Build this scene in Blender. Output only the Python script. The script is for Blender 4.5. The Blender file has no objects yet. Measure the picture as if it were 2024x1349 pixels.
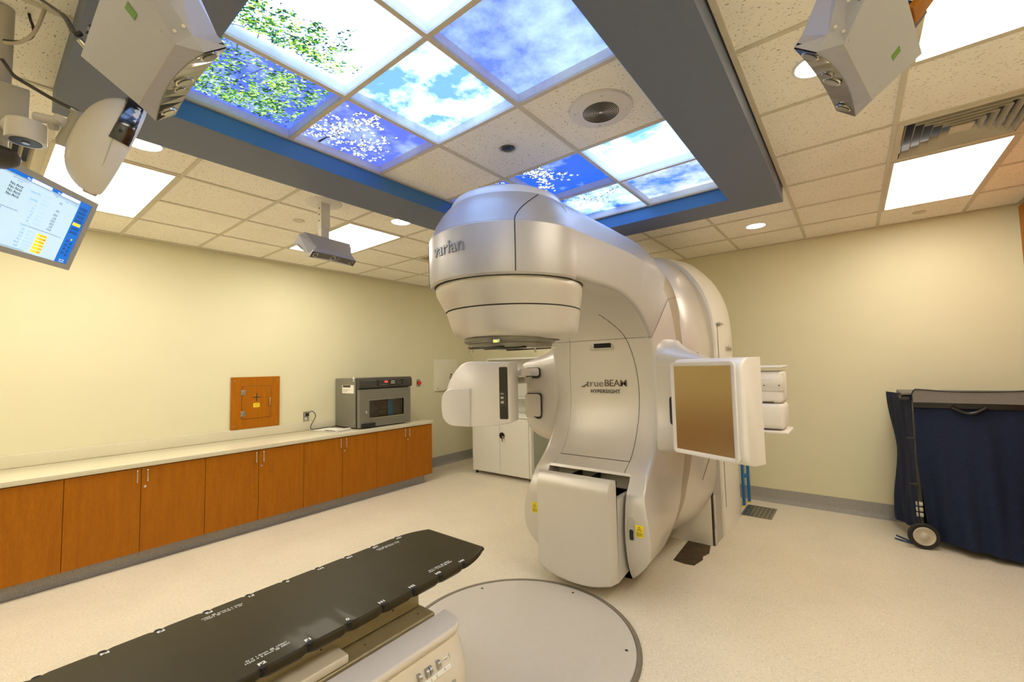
import bpy, bmesh, math, random
from mathutils import Vector, Matrix
random.seed(7)
PI = math.pi
C = bpy.context.scene.collection
# ------------------------------------------------------------------ camera
EYE = 1.57
cam_d = bpy.data.cameras.new('camera'); cam = bpy.data.objects.new('camera', cam_d); C.objects.link(cam)
yaw, pitch, roll = math.radians(38.3244), math.radians(3.5302), math.radians(-1.28497)
f_ = Vector((-math.sin(yaw)*math.cos(pitch), math.cos(yaw)*math.cos(pitch), math.sin(pitch)))
r_ = Vector((math.cos(yaw), math.sin(yaw), 0)); u_ = r_.cross(f_)
r2 = r_*math.cos(roll)+u_*math.sin(roll); u2 = -r_*math.sin(roll)+u_*math.cos(roll)
cam.matrix_world = Matrix(((r2.x,u2.x,-f_.x,0),(r2.y,u2.y,-f_.y,0),(r2.z,u2.z,-f_.z,EYE),(0,0,0,1)))
cam_d.sensor_width = 36; cam_d.lens = 850.227/2024*36; cam_d.clip_start = .02
bpy.context.scene.camera = cam
# ------------------------------------------------------------------ world, view
w = bpy.data.worlds.new('world'); bpy.context.scene.world = w; w.use_nodes = True
w.node_tree.nodes['Background'].inputs[0].default_value = (1,.85,.62,1)
w.node_tree.nodes['Background'].inputs[1].default_value = .02
vs = bpy.context.scene.view_settings
vs.view_transform = 'Standard'; vs.look = 'None'; vs.gamma = 1; vs.exposure = 0.12; vs.use_curve_mapping = False
LAMP = (1.0,.925,.79); TROFFER = 13.4; DOWN = 13.0; SKY = 1.0

# ------------------------------------------------------------------ materials
def newmat(name):
    m = bpy.data.materials.new(name); m.use_nodes = True
    nt = m.node_tree; return m, nt, nt.nodes['Principled BSDF']
def setin(b, **k):
    for n, v in k.items():
        n = n.replace('_', ' ')
        if n in b.inputs: b.inputs[n].default_value = v
def N(nt, t, **k):
    n = nt.nodes.new(t)
    for a, v in k.items():
        if a in n.inputs: n.inputs[a].default_value = v
        else: setattr(n, a, v)
    return n
def coords(nt): return N(nt, 'ShaderNodeTexCoord').outputs['Object']
def mix(nt, fac, a, b, typ='MIX'):
    m = N(nt, 'ShaderNodeMix', data_type='RGBA', blend_type=typ)
    for i, v in ((0, fac), (6, a), (7, b)):
        if isinstance(v, (int, float)): m.inputs[i].default_value = v
        elif isinstance(v, tuple): m.inputs[i].default_value = v if len(v) == 4 else (*v, 1)
        else: nt.links.new(v, m.inputs[i])
    return m.outputs[2]
def ramp(nt, src, stops):
    r = N(nt, 'ShaderNodeValToRGB'); e = r.color_ramp.elements
    while len(e) < len(stops): e.new(.5)
    for q, (p, c) in zip(e, stops):
        q.position = p; q.color = (*c, 1) if len(c) == 3 else c
    nt.links.new(src, r.inputs[0]); return r.outputs[0]
def noise(nt, vec, scale, detail=2, rough=.5):
    n = N(nt, 'ShaderNodeTexNoise'); n.inputs['Scale'].default_value = scale
    n.inputs['Detail'].default_value = detail; n.inputs['Roughness'].default_value = rough
    nt.links.new(vec, n.inputs['Vector']); return n.outputs[0]
def bump(nt, b, h, s=.2, d=.002):
    q = N(nt, 'ShaderNodeBump'); q.inputs['Strength'].default_value = s; q.inputs['Distance'].default_value = d
    nt.links.new(h, q.inputs['Height']); nt.links.new(q.outputs[0], b.inputs['Normal'])
def plain(name, col, rough=.5, metal=0., coat=0., var=.04, nscale=30, bmp=0.):
    m, nt, b = newmat(name); v = coords(nt)
    n = noise(nt, v, nscale, 3)
    c = ramp(nt, n, [(.3, tuple(x*(1-var) for x in col)), (.7, tuple(min(1, x*(1+var)) for x in col))])
    nt.links.new(c, b.inputs['Base Color'])
    setin(b, Roughness=rough, Metallic=metal, Coat_Weight=coat, Coat_Roughness=.15)
    if bmp: bump(nt, b, n, bmp)
    return m
def emit(name, col, s):
    m, nt, b = newmat(name); setin(b, Base_Color=(*col, 1), Roughness=.5)
    b.inputs['Emission Color'].default_value = (*col, 1); b.inputs['Emission Strength'].default_value = s
    return m
M = {}
M['wall'] = plain('cream_wall_paint', (.735,.69,.475), .6, var=.012, nscale=3, bmp=.03)
M['walltrim'] = plain('grey_vinyl_cove', (.27,.25,.22), .5)
M['shell'] = plain('pearl_silver_paint', (.49,.465,.44), .42, .42, .10, var=.006)
M['shell2'] = plain('pearl_beige_panel', (.64,.60,.545), .36, .25, .1, var=.006)
M['band'] = plain('bronze_band_paint', (.40,.335,.245), .4, .35, .1, var=.01)
M['shade'] = plain('warm_grey_panel', (.50,.47,.40), .5, .1, var=.01)
M['white'] = plain('white_plastic', (.74,.70,.66), .4, 0, .1, var=.01)
M['whitegloss'] = plain('satin_white_cover', (.78,.745,.71), .33, .05, .2, var=.01)
M['pod'] = plain('grey_lilac_pod_paint', (.43,.43,.50), .45, .0, .0, var=.01)
M['cabwhite'] = plain('white_lacquered_board', (.80,.78,.70), .35, var=.01)
M['seam'] = plain('dark_gap_rubber', (.035,.03,.025), .7)
M['black'] = plain('black_plastic', (.012,.012,.013), .35, var=.1)
M['blackgloss'] = plain('black_gloss_window', (.006,.006,.008), .06, 0, 1)
M['chrome'] = plain('brushed_chrome', (.72,.70,.66), .22, 1)
M['steel'] = plain('stainless_steel', (.5,.49,.46), .3, 1)
M['shell3'] = plain('pearl_light_lid', (.72,.72,.74), .38, .2, .1, var=.006)
M['letter'] = plain('grey_metal_letters', (.30,.30,.31), .4, .6)
M['gold'] = plain('gold_detector_plate', (.40,.30,.155), .24, .8, var=.03, nscale=400)
M['fascia'] = plain('blue_tray_inner', (.055,.19,.42), .5, var=.01)
M['soffit'] = plain('slate_blue_soffit_paint', (.140,.165,.235), .55, var=.02)
M['tbar'] = plain('ceiling_grid_enamel', (.62,.56,.44), .5)
M['tbarw'] = plain('white_light_frame', (.72,.73,.74), .4)
M['greypaint'] = plain('grey_enamel_steel', (.20,.19,.155), .35, .2, var=.03)
M['greydark'] = plain('charcoal_plastic', (.045,.043,.038), .4)
M['navy'] = plain('navy_cover_fabric', (.006,.014,.048), .9, var=.25, nscale=60, bmp=.2)
M['greyfab'] = plain('grey_flap_fabric', (.165,.150,.125), .8, var=.1, nscale=200)
M['rubber'] = plain('black_rubber_tyre', (.02,.018,.015), .7)
M['hub'] = plain('cream_wheel_hub', (.55,.5,.38), .4)
M['blue'] = plain('blue_enamel', (.01,.16,.42), .4)
M['red'] = plain('red_plastic', (.75,.03,.015), .35)
M['yellow'] = plain('yellow_label', (.85,.68,.02), .5)
M['green'] = plain('green_label', (.10,.26,.01), .5)
M['paper'] = plain('white_paper', (.85,.83,.76), .6)
M['ink'] = plain('dark_ink', (.03,.03,.03), .6)
M['inkbrown'] = plain('bronze_ink', (.11,.085,.06), .5)
M['whiteink'] = plain('white_ink', (.9,.9,.88), .5)
M['plateau'] = plain('turntable_plate', (.62,.58,.52), .5, .15, var=.015)
M['platering'] = plain('turntable_rim', (.25,.22,.17), .45, .4)
M['beige'] = plain('beige_couch_plastic', (.72,.645,.54), .45, var=.01)
M['olive'] = plain('champagne_couch_metal', (.40,.335,.20), .4, .4)
M['cable'] = plain('black_cable', (.015,.015,.015), .5)
M['cablew'] = plain('white_cable', (.55,.48,.38), .5)
M['corian'] = None
M['lamp'] = emit('troffer_diffuser', LAMP, TROFFER)
M['lampd'] = emit('downlight_lens', (1,.86,.62), DOWN)
M['led'] = emit('green_led', (.7,1,.05), 2.5)
M['ledred'] = emit('red_display', (1,.05,.05), 1.5)
M['ceilblack'] = plain('duct_black', (.01,.01,.01), .9)

def speckle(name, base, dark, light, scale, rough, fac=.5, mott=None):
    m, nt, b = newmat(name); v = coords(nt)
    vo = N(nt, 'ShaderNodeTexVoronoi'); vo.inputs['Scale'].default_value = scale; nt.links.new(v, vo.inputs['Vector'])
    sep = N(nt, 'ShaderNodeSeparateColor'); nt.links.new(vo.outputs['Color'], sep.inputs[0])
    d = ramp(nt, sep.outputs[0], [(0, (1,1,1)), (fac*.25, (1,1,1)), (fac*.26, (0,0,0))])
    l = ramp(nt, sep.outputs[1], [(0, (1,1,1)), (fac*.25, (1,1,1)), (fac*.26, (0,0,0))])
    nz = noise(nt, v, 2.2, 4)
    bb = ramp(nt, nz, [(.3, tuple(x*.95 for x in base)), (.7, tuple(min(1, x*1.04) for x in base))])
    c1 = mix(nt, d, bb, dark); c2 = mix(nt, l, c1, light)
    nt.links.new(c2, b.inputs['Base Color']); setin(b, Roughness=rough)
    return m
M['floor'] = speckle('speckled_vinyl_floor', (.73,.655,.52), (.60,.535,.41), (.82,.76,.64), 190, .42, .30)
M['cove'] = speckle('speckled_grey_cove', (.33,.315,.29), (.22,.21,.19), (.46,.43,.38), 220, .45, .2)
M['corian'] = speckle('cream_solid_surface', (.68,.63,.47), (.63,.58,.425), (.72,.67,.51), 420, .22, .6)

def ceiling_tile():
    m, nt, b = newmat('fissured_ceiling_tile'); v = coords(nt)
    w1 = noise(nt, v, 4, 2)
    mp = N(nt, 'ShaderNodeMapping'); nt.links.new(v, mp.inputs[0]); mp.inputs['Scale'].default_value = (1.0, 1.9, 1)
    mp.inputs['Rotation'].default_value = (0, 0, .6)
    nn = N(nt, 'ShaderNodeTexNoise'); nn.inputs['Scale'].default_value = 75; nn.inputs['Detail'].default_value = 1.5
    nt.links.new(mp.outputs[0], nn.inputs['Vector'])
    d = ramp(nt, nn.outputs[0], [(.30, (1,1,1)), (.345, (0,0,0))])
    nb = ramp(nt, w1, [(.3, (.90,.85,.75)), (.7, (.94,.89,.79))])
    c = mix(nt, d, nb, (.36,.30,.21))
    nt.links.new(c, b.inputs['Base Color']); setin(b, Roughness=.9)
    return m
M['tile'] = ceiling_tile()
def wood(name):
    m, nt, b = newmat(name); v = coords(nt)
    mp = N(nt, 'ShaderNodeMapping'); nt.links.new(v, mp.inputs[0]); mp.inputs['Scale'].default_value = (14, 14, 1.3)
    n1 = noise(nt, mp.outputs[0], 2.2, 6, .65)
    mp2 = N(nt, 'ShaderNodeMapping'); nt.links.new(v, mp2.inputs[0]); mp2.inputs['Scale'].default_value = (60, 60, 9)
    n2 = noise(nt, mp2.outputs[0], 3, 4)
    c1 = ramp(nt, n1, [(.3, (.36,.112,.001)), (.55, (.41,.134,.001)), (.75, (.45,.150,.002))])
    c2 = ramp(nt, n2, [(.35, (.88,.88,.88)), (.65, (1,1,1))])
    nt.links.new(mix(nt, 1., c1, c2, 'MULTIPLY'), b.inputs['Base Color'])
    setin(b, Roughness=.45, Specular_IOR_Level=.22)
    return m
M['wood'] = wood('honey_maple_veneer')
def carbon():
    m, nt, b = newmat('carbon_fibre_gloss'); v = coords(nt)
    ch = N(nt, 'ShaderNodeTexChecker'); ch.inputs['Scale'].default_value = 500; nt.links.new(v, ch.inputs['Vector'])
    ch.inputs['Color1'].default_value = (.032,.024,.008,1); ch.inputs['Color2'].default_value = (.042,.032,.012,1)
    nt.links.new(ch.outputs[0], b.inputs['Base Color'])
    setin(b, Roughness=.45, Coat_Weight=.06, Coat_Roughness=.1, Specular_IOR_Level=.14)
    return m
M['carbon'] = carbon()
def hatchmat():
    m, nt, b = newmat('stained_dark_adhesive'); v = coords(nt)
    n = noise(nt, v, 14, 6, .7)
    c = ramp(nt, n, [(.35, (.03,.02,.012)), (.6, (.07,.042,.015)), (.75, (.22,.12,.035))])
    nt.links.new(c, b.inputs['Base Color']); setin(b, Roughness=.6); return m
M['hatch'] = hatchmat()

def skymat(name, seed, lo, hi, blue, white, strength, scale=3.2):
    white = tuple(a*b for a, b in zip(white, (1.05,1.6,3.1))) if min(white) > .9 else tuple(q*1.15 for q in white)
    m, nt, b = newmat(name); v = coords(nt)
    mp = N(nt, 'ShaderNodeMapping'); nt.links.new(v, mp.inputs[0]); mp.inputs['Location'].default_value = (seed*3.1, seed*1.7, seed)
    n = noise(nt, mp.outputs[0], scale, 9, .62)
    c = ramp(nt, n, [(lo, blue), ((lo+hi)/2, tuple((p+q)/2*.9+q*.1 for p, q in zip(blue, white))), (hi, white)])
    nt.links.new(c, b.inputs['Emission Color']); b.inputs['Emission Strength'].default_value = strength
    setin(b, Base_Color=(.05,.05,.05,1), Roughness=.4)
    return m

# ------------------------------------------------------------------ mesh helpers
def link(name, verts, faces, mat, parent=None, smooth=35, loc=None):
    me = bpy.data.meshes.new(name); me.from_pydata([tuple(v) for v in verts], [], faces)
    me.validate(); bm = bmesh.new(); bm.from_mesh(me)
    bmesh.ops.recalc_face_normals(bm, faces=bm.faces); bm.to_mesh(me); bm.free()
    if smooth:
        for p in me.polygons: p.use_smooth = True
        me.set_sharp_from_angle(angle=math.radians(smooth))
    for mm in (mat if isinstance(mat, (list, tuple)) else [mat]): me.materials.append(mm)
    o = bpy.data.objects.new(name, me); C.objects.link(o)
    if parent is not None:
        o.parent = parent
        o.matrix_parent_inverse = wm(parent).inverted()
    return o
def wm(o):
    m = o.matrix_basis.copy()
    if o.parent is not None: m = wm(o.parent) @ o.matrix_parent_inverse @ m
    return m
def tag(o, label=None, cat=None, group=None, kind=None):
    if label: o['label'] = label
    if cat: o['category'] = cat
    if group: o['group'] = group
    if kind: o['kind'] = kind
    return o
def empty(name, loc, label, cat, group=None):
    o = bpy.data.objects.new(name, None); C.objects.link(o); o.location = loc; o.empty_display_size = .1
    return tag(o, label, cat, group)
class MB:
    '''collects shapes into one mesh (world coordinates)'''
    def __init__(s, T=None): s.v = []; s.f = []; s.T = T
    def add(s, vs, fs):
        n = len(s.v); s.v += [Vector(v) for v in vs]; s.f += [tuple(i+n for i in f) for f in fs]; return s
    def box(s, x0, x1, y0, y1, z0, z1, bev=0.):
        if bev <= 0:
            vs = [(x, y, z) for x in (x0, x1) for y in (y0, y1) for z in (z0, z1)]
            return s.add(vs, [(0,1,3,2), (4,6,7,5), (0,4,5,1), (2,3,7,6), (0,2,6,4), (1,5,7,3)])
        bm = bmesh.new(); bmesh.ops.create_cube(bm, size=1)
        for v in bm.verts: v.co = Vector(((x0+x1)/2+v.co.x*(x1-x0), (y0+y1)/2+v.co.y*(y1-y0), (z0+z1)/2+v.co.z*(z1-z0)))
        bev = min(bev, .49*min(x1-x0, y1-y0, z1-z0))
        bmesh.ops.bevel(bm, geom=bm.edges[:], offset=bev, segments=3, affect='EDGES', profile=.5)
        bm.verts.index_update()
        s.add([v.co.copy() for v in bm.verts], [tuple(v.index for v in f.verts) for f in bm.faces]); bm.free(); return s
    def prism(s, poly, fn, t0, t1):
        '''poly of (a,b); fn(a,b,t)->point'''
        n = len(poly); vs = [fn(a, b, t0) for a, b in poly]+[fn(a, b, t1) for a, b in poly]
        return s.add(vs, [tuple(range(n)), tuple(range(2*n-1, n-1, -1))]+[(i, (i+1) % n, n+(i+1) % n, n+i) for i in range(n)])
    def loft(s, rings, closed=True, caps=True):
        n = len(rings[0]); vs = [p for r in rings for p in r]; fs = []
        for i in range(len(rings)-1):
            for j in range(n if closed else n-1):
                a = i*n+j; b = i*n+(j+1) % n; fs.append((a, b, b+n, a+n))
        if caps: fs += [tuple(range(n)), tuple(range(len(vs)-1, len(vs)-n-1, -1))]
        return s.add(vs, fs)
    def tube(s, pts, r, n=10, caps=True):
        pts = [Vector(p) for p in pts]; rings = []; up = None
        for i, p in enumerate(pts):
            t = (pts[min(i+1, len(pts)-1)]-pts[max(i-1, 0)]).normalized()
            if up is None: up = Vector((0,0,1)) if abs(t.z) < .9 else Vector((1,0,0))
            a = t.cross(up).normalized(); up = a.cross(t).normalized()
            rr = r[i] if isinstance(r, (list, tuple)) else r
            rings.append([p+(a*math.cos(q)+up*math.sin(q))*rr for q in [2*PI*k/n for k in range(n)]])
        return s.loft(rings, True, caps)
    def cyl(s, c, ax, r, h, n=32, r1=None):
        c = Vector(c); ax = Vector(ax).normalized()
        return s.tube([c, c+ax*h], [r, r if r1 is None else r1], n)
    def lathe(s, prof, c, n=64, yoff=None, a0=0, a1=2*PI):
        '''prof list of (r,z) ; ring centres (c.x, c.y+yoff)'''
        full = abs(a1-a0-2*PI) < 1e-6; m = n if full else n+1; rings = []
        for i, q in enumerate(prof):
            r, z = q[0], q[1]; dy = q[2] if len(q) > 2 else 0
            rings.append([(c[0]+r*math.cos(a0+(a1-a0)*k/n), c[1]+dy+r*math.sin(a0+(a1-a0)*k/n), z) for k in range(m)])
        return s.loft(rings, full, False)
    def sphere(s, c, rx, ry, rz, nu=20, nv=12):
        return s.loft([[(c[0]+rx*math.cos(p)*math.cos(q), c[1]+ry*math.cos(p)*math.sin(q), c[2]+rz*math.sin(p)) for q in [2*PI*k/nu for k in range(nu)]] for p in [-PI/2+PI*(i+.02)/(nv+.04) for i in range(nv+1)]])
    def build(s, name, mat, parent=None, smooth=35):
        vs = [s.T @ v for v in s.v] if s.T is not None else s.v
        return link(name, vs, s.f, mat, parent, smooth)
def fillet(poly, rad, seg=5, closed=False):
    '''round the corners of a polyline of Vectors; rad per corner or scalar'''
    out = []; n = len(poly); P = [Vector(p) for p in poly]
    for i in range(n):
        r = rad[i] if isinstance(rad, (list, tuple)) else rad
        if (not closed and i in (0, n-1)) or r <= 0: out.append(P[i]); continue
        a, b, c = P[i-1], P[i], P[(i+1) % n]
        la, lc = (a-b).length, (c-b).length; q = min(r, la*.48, lc*.48)
        p0 = b+(a-b)*(q/la); p2 = b+(c-b)*(q/lc)
        for k in range(seg+1):
            t = k/seg; out.append(p0*(1-t)**2+b*2*t*(1-t)+p2*t*t)
    return out
def rrect(w, h, r, seg=6):
    return [(p.x, p.y) for p in fillet([(-w, -h, 0), (w, -h, 0), (w, h, 0), (-w, h, 0)], r, seg, True)]
def frame(o, x, y, z):
    return Matrix(((x[0],y[0],z[0],o[0]), (x[1],y[1],z[1],o[1]), (x[2],y[2],z[2],o[2]), (0,0,0,1)))
def text(name, s, size, T, mat, parent, depth=.001, fn=None, bold=0., sx=1., align='CENTER', space=1.):
    cu = bpy.data.curves.new('t', 'FONT'); cu.body = s; cu.size = size; cu.extrude = depth; cu.align_x = align; cu.align_y = 'CENTER'
    cu.offset = bold; cu.space_character = space; cu.resolution_u = 4
    o = bpy.data.objects.new('t', cu); C.objects.link(o); bpy.context.view_layer.update()
    me = bpy.data.meshes.new_from_object(o); bpy.data.objects.remove(o); bpy.data.curves.remove(cu)
    vs = [Vector((v.co.x*sx, v.co.y, v.co.z)) for v in me.vertices]
    if fn: vs = [Vector(fn(v)) for v in vs]
    if T is not None: vs = [T @ v for v in vs]
    fs = [tuple(p.vertices) for p in me.polygons]; bpy.data.meshes.remove(me)
    return link(name, vs, fs, mat, parent, 0)
def catmull(P, t):
    n = len(P); i = min(int(t), n-2); u = t-i
    p0, p1, p2, p3 = P[max(i-1, 0)], P[i], P[i+1], P[min(i+2, n-1)]
    return .5*((2*p1)+(-p0+p2)*u+(2*p0-5*p1+4*p2-p3)*u*u+(-p0+3*p1-3*p2+p3)*u*u*u)
def curve(pts, k=8):
    P = [Vector(p) for p in pts]; return [catmull(P, i/k) for i in range((len(P)-1)*k+1)]

# ------------------------------------------------------------------ room shell
XL, XR, YB, YF, ZC = -5.40, 1.224, 5.67, -1.6, 2.907
def struct(o): return tag(o, kind='structure')
struct(MB().box(XL-.1, XR+.1, YF-.1, YB+.1, -.08, 0).build('floor', M['floor'], smooth=0))
struct(MB().box(XL-.1, XL, YF-.1, YB+.1, 0, ZC+.1).build('wall_left', M['wall'], smooth=0))
struct(MB().box(XL, XR+.1, YB, YB+.1, 0, ZC+.1).build('wall_back', M['wall'], smooth=0))
struct(MB().box(XR, XR+.1, YF-.1, YB, 0, ZC+.1).build('wall_right', M['wall'], smooth=0))
struct(MB().box(XL, XR, YF-.1, YF, 0, ZC+.1).build('wall_front', M['wall'], smooth=0))
struct(MB().box(XR-.03, XR-.001, 3.2, 5.60, 0.12, 2.86).build('trim_1', M['wood'], smooth=0))
# cove base: thin vinyl with curved foot
def cove(name, fn, a, b):
    prof = [(0,.145), (.004,.145), (.004,.05), (.008,.025), (.02,.008), (.045,.002), (.045,0), (0,0)]
    struct(MB().loft([[fn(p, q, t) for p, q in prof] for t in (a, b)]).build(name, M['cove']))
cove('baseboard_back', lambda p, q, t: (t, YB-p, q), XL+.05, XR)
cove('baseboard_left', lambda p, q, t: (XL+p, t, q), 4.12, YB-.05)
cove('baseboard_right', lambda p, q, t: (XR-p, t, q), YF, YB-.05)

# ceiling with openings: strips of tile boards. grid lines
XT0, XT1, YT0, YT1 = -2.80, -.40, .26, 3.81          # tray opening (soffit box body)
gxl = [XL, -5.33, -4.71, -4.09, -3.47, -2.85]; gyl = [YF, -.985, -.375, .237, .85, 1.46, 2.07, 2.68, 3.30, 3.91, 4.52, 5.13, YB]
gxr = [-.335, .265, .87, XR]; gyr = [YF, -1.02, -.41, .19, .80, 1.405, 2.015, 2.63, 3.24, 3.85, 4.46, 5.08, YB]
gxb = [-2.85, -2.22, -1.605, -.99, -.335]
holes = {('L', 3, 3), ('L', 4-1, 3)}
cell = {}
def region(tagc, gx, gy, skip):
    mb = MB(); bars = MB()
    for i in range(len(gx)-1):
        for j in range(len(gy)-1):
            if skip(i, j): continue
            mb.box(gx[i]+.0, gx[i+1]-.0, gy[j]+.0, gy[j+1]-.0, ZC+.003, ZC+.02)
    for x in gx[1:-1] if tagc != 'B' else gx:
        bars.box(x-.012, x+.012, gy[0], gy[-1], ZC-.003, ZC+.006)
    for j, y in enumerate(gy[1:-1]):
        bars.box(gx[0], gx[-1], y-.012, y+.012, ZC-.0025, ZC+.006)
    return mb, bars
Llights = [(-4.71, -3.47, .237, .85), (-4.71, -3.47, 2.07, 2.68)]
Rlights = [(.265, .87, 3.85, 5.08), (.265, .87, 1.405, 2.63)]
Lvent = (-4.09, -3.47, -.375, .237); Rvent = (.265, .87, 3.24, 3.85)
def inside(cx, cy, rs): return any(a < cx < b and c < cy < d for a, b, c, d in rs)
def mk(tagc, gx, gy, rs, nm):
    mb, bars = region(tagc, gx, gy, lambda i, j: inside((gx[i]+gx[i+1])/2, (gy[j]+gy[j+1])/2, rs))
    tag(mb.build(nm[0], M['tile'], smooth=0), kind='structure')
    bars2 = MB()
    # rebuild bars without crossing the light openings
    for x in (gx[1:-1] if tagc == 'B' else gx if tagc == 'R' else gx[1:]):
        if x in (XL, XR): continue
        for j in range(len(gy)-1):
            if not inside(x, (gy[j]+gy[j+1])/2, rs): bars2.box(x-.012, x+.012, gy[j], gy[j+1], ZC-.0031, ZC+.006)
    for y in gy[1:-1]:
        for i in range(len(gx)-1):
            if not inside((gx[i]+gx[i+1])/2, y, rs): bars2.box(gx[i], gx[i+1], y-.012, y+.012, ZC-.0025, ZC+.006)
    tag(bars2.build(nm[1], M['tbar'], smooth=0), kind='structure')
AddedLights = [(-4.71, -3.47, YF+.02, -.985), (.265, .87, YF+.02, -.41)]  # unseen fixtures behind the camera, added to brighten the machine front and floor
mk('L', gxl, gyl, Llights+[Lvent, (-4.71,-3.47,YF,-.985), (-3.47,-2.85,4.52,5.13)], ('ceiling', 'trim_2'))
mk('R', gxr, gyr, Rlights+[Rvent, (.265,.87,YF,-.41)], ('ceiling', 'trim_3'))
mk('B', gxb, [3.85, 4.46, 5.08, YB], [], ('ceiling', 'trim_4'))
mk('B', gxb, [YF, -1.02, -.41, .20], [], ('ceiling', 'trim_5'))
wallang = MB(); wallang.box(XL, XL+.022, YF, YB, ZC-.004, ZC+.004).box(XL, XR, YB-.022, YB, ZC-.0045, ZC+.004).box(XR-.022, XR, YF, YB, ZC-.004, ZC+.004)
struct(wallang.build('trim_6', M['tbar'], smooth=0))
struct(MB().box(XL-.1, XR+.1, YF-.1, YB+.1, 3.25, 3.3).build('ceiling', M['ceilblack'], smooth=0))
# soffit ring (hangs to z 2.80, opening inside)
SO = (-2.85, -.355, .20, 3.862); SI = (-2.47, -.672, .53, 3.535)
sf = MB()
def ringbox(mb, O, I, z0, z1):
    mb.box(O[0], I[0], O[2], O[3], z0, z1).box(I[1], O[1], O[2], O[3], z0, z1).box(I[0], I[1], O[2], I[2], z0, z1).box(I[0], I[1], I[3], O[3], z0, z1)
ringbox(sf, SO, SI, 2.80, 3.02)
struct(sf.build('trim_7', M['soffit'], smooth=0))
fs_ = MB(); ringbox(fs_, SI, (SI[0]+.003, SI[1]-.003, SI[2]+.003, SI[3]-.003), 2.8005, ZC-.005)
struct(fs_.build('trim_10', M['fascia'], smooth=0))  # inner tray faces coloured a more saturated blue than the soffit
# skylight tray: panels at 2x2 grid, plain tiles in middle row
TX = [-2.47, -1.872, -1.272, -.672]; TY = [.50, 1.102, 1.702, 2.318, 2.908, 3.515]
tt = MB()
for i in range(3): tt.box(TX[i], TX[i+1], TY[2], TY[3], ZC+.003, ZC+.02)
struct(tt.build('ceiling', M['tile'], smooth=0))
tb = MB()
for x in TX[1:3]: tb.box(x-.012, x+.012, TY[0], SI[3], ZC-.003, ZC+.01)
for y in TY: tb.box(SI[0], SI[1], y-.012, y+.012, ZC-.0025, ZC+.01)
tb.box(SI[0], SI[0]+.02, SI[2], SI[3], ZC-.004, ZC+.01).box(SI[1]-.02, SI[1], SI[2], SI[3], ZC-.004, ZC+.01)
struct(tb.build('trim_9', M['tbar'], smooth=0))
WH = (1,1,1)
sky = {  # col,row : (seed, lo, hi, blue, white, strength)
 (0,0): (1, .50, .80, (.075,.15,.95), (.55,.78,1), 1.25), (1,0): (2, .25, .46, (.55,.80,1), (1,1,1), 1.5), (2,0): (3, .25, .42, (.6,.85,1), (1,1,1), 1.5),
 (0,1): (4, .45, .78, (.10,.17,.92), (.6,.8,1), 1.1), (1,1): (5, .47, .60, (.16,.42,1), (1,1,1), 1.4), (2,1): (6, .40, .74, (.12,.22,.97), (.55,.8,1), 1.2),
 (0,3): (7, .5, .8, (.01,.12,.85), (.5,.75,1), 1.0), (1,3): (8, .55, .80, (.008,.13,.85), (.6,.8,1), 1.0), (2,3): (9, .33, .50, (.16,.50,.95), (1,1,1), 1.4),
 (0,4): (10, .5, .8, (.01,.12,.8), (.5,.75,1), 1.0), (1,4): (11, .42, .6, (.015,.16,.85), (.95,1,1), 1.0), (2,4): (12, .38, .66, (.04,.22,.9), (.85,.97,1), 1.15)}
desc = {(0,0): 'backlit sky print full of green tree leaves over blue',
 (1,0): 'bright white backlit sky print with a leafy branch reaching in from its corner',
 (2,0): 'bright white backlit sky print without leaves at the top edge of the picture',
 (0,1): 'backlit violet-blue sky print with a white blossom tree and dark trunk',
 (1,1): 'backlit sky print with a big white cloud bank under turquoise sky',
 (2,1): 'backlit soft violet-blue sky print with thin cloud veil, beside the right soffit',
 (0,3): 'deep blue sky print almost hidden behind the machine head, next to the tiles',
 (1,3): 'backlit deep blue sky print with white blossom cluster above the machine head',
 (2,3): 'backlit white and turquoise cloud print between the round speaker tile and the far prints',
 (0,4): 'deep blue sky print hidden behind the machine head at the far tray end',
 (1,4): 'backlit blue print with clouds and dark blossom twigs at the far end of the tray',
 (2,4): 'backlit print of fine mackerel cloud in the far right tray corner'}
leafm = [emit('printed_leaf_lime', (.30,.62,.03), .9), emit('printed_leaf_mid', (.05,.26,.05), .7), emit('printed_leaf_dark', (.008,.06,.03), .6), emit('printed_leaf_pale', (.70,.95,.30), 1.0)]
blosm = [emit('printed_blossom_white', (.95,1,1), 1.1), emit('printed_blossom_dusky', (.10,.13,.06), .5), emit('printed_blossom_cream', (.8,.85,.62), .8)]
twigm = emit('printed_twig', (.02,.018,.03), .5)
ZP = ZC+.055
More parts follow.
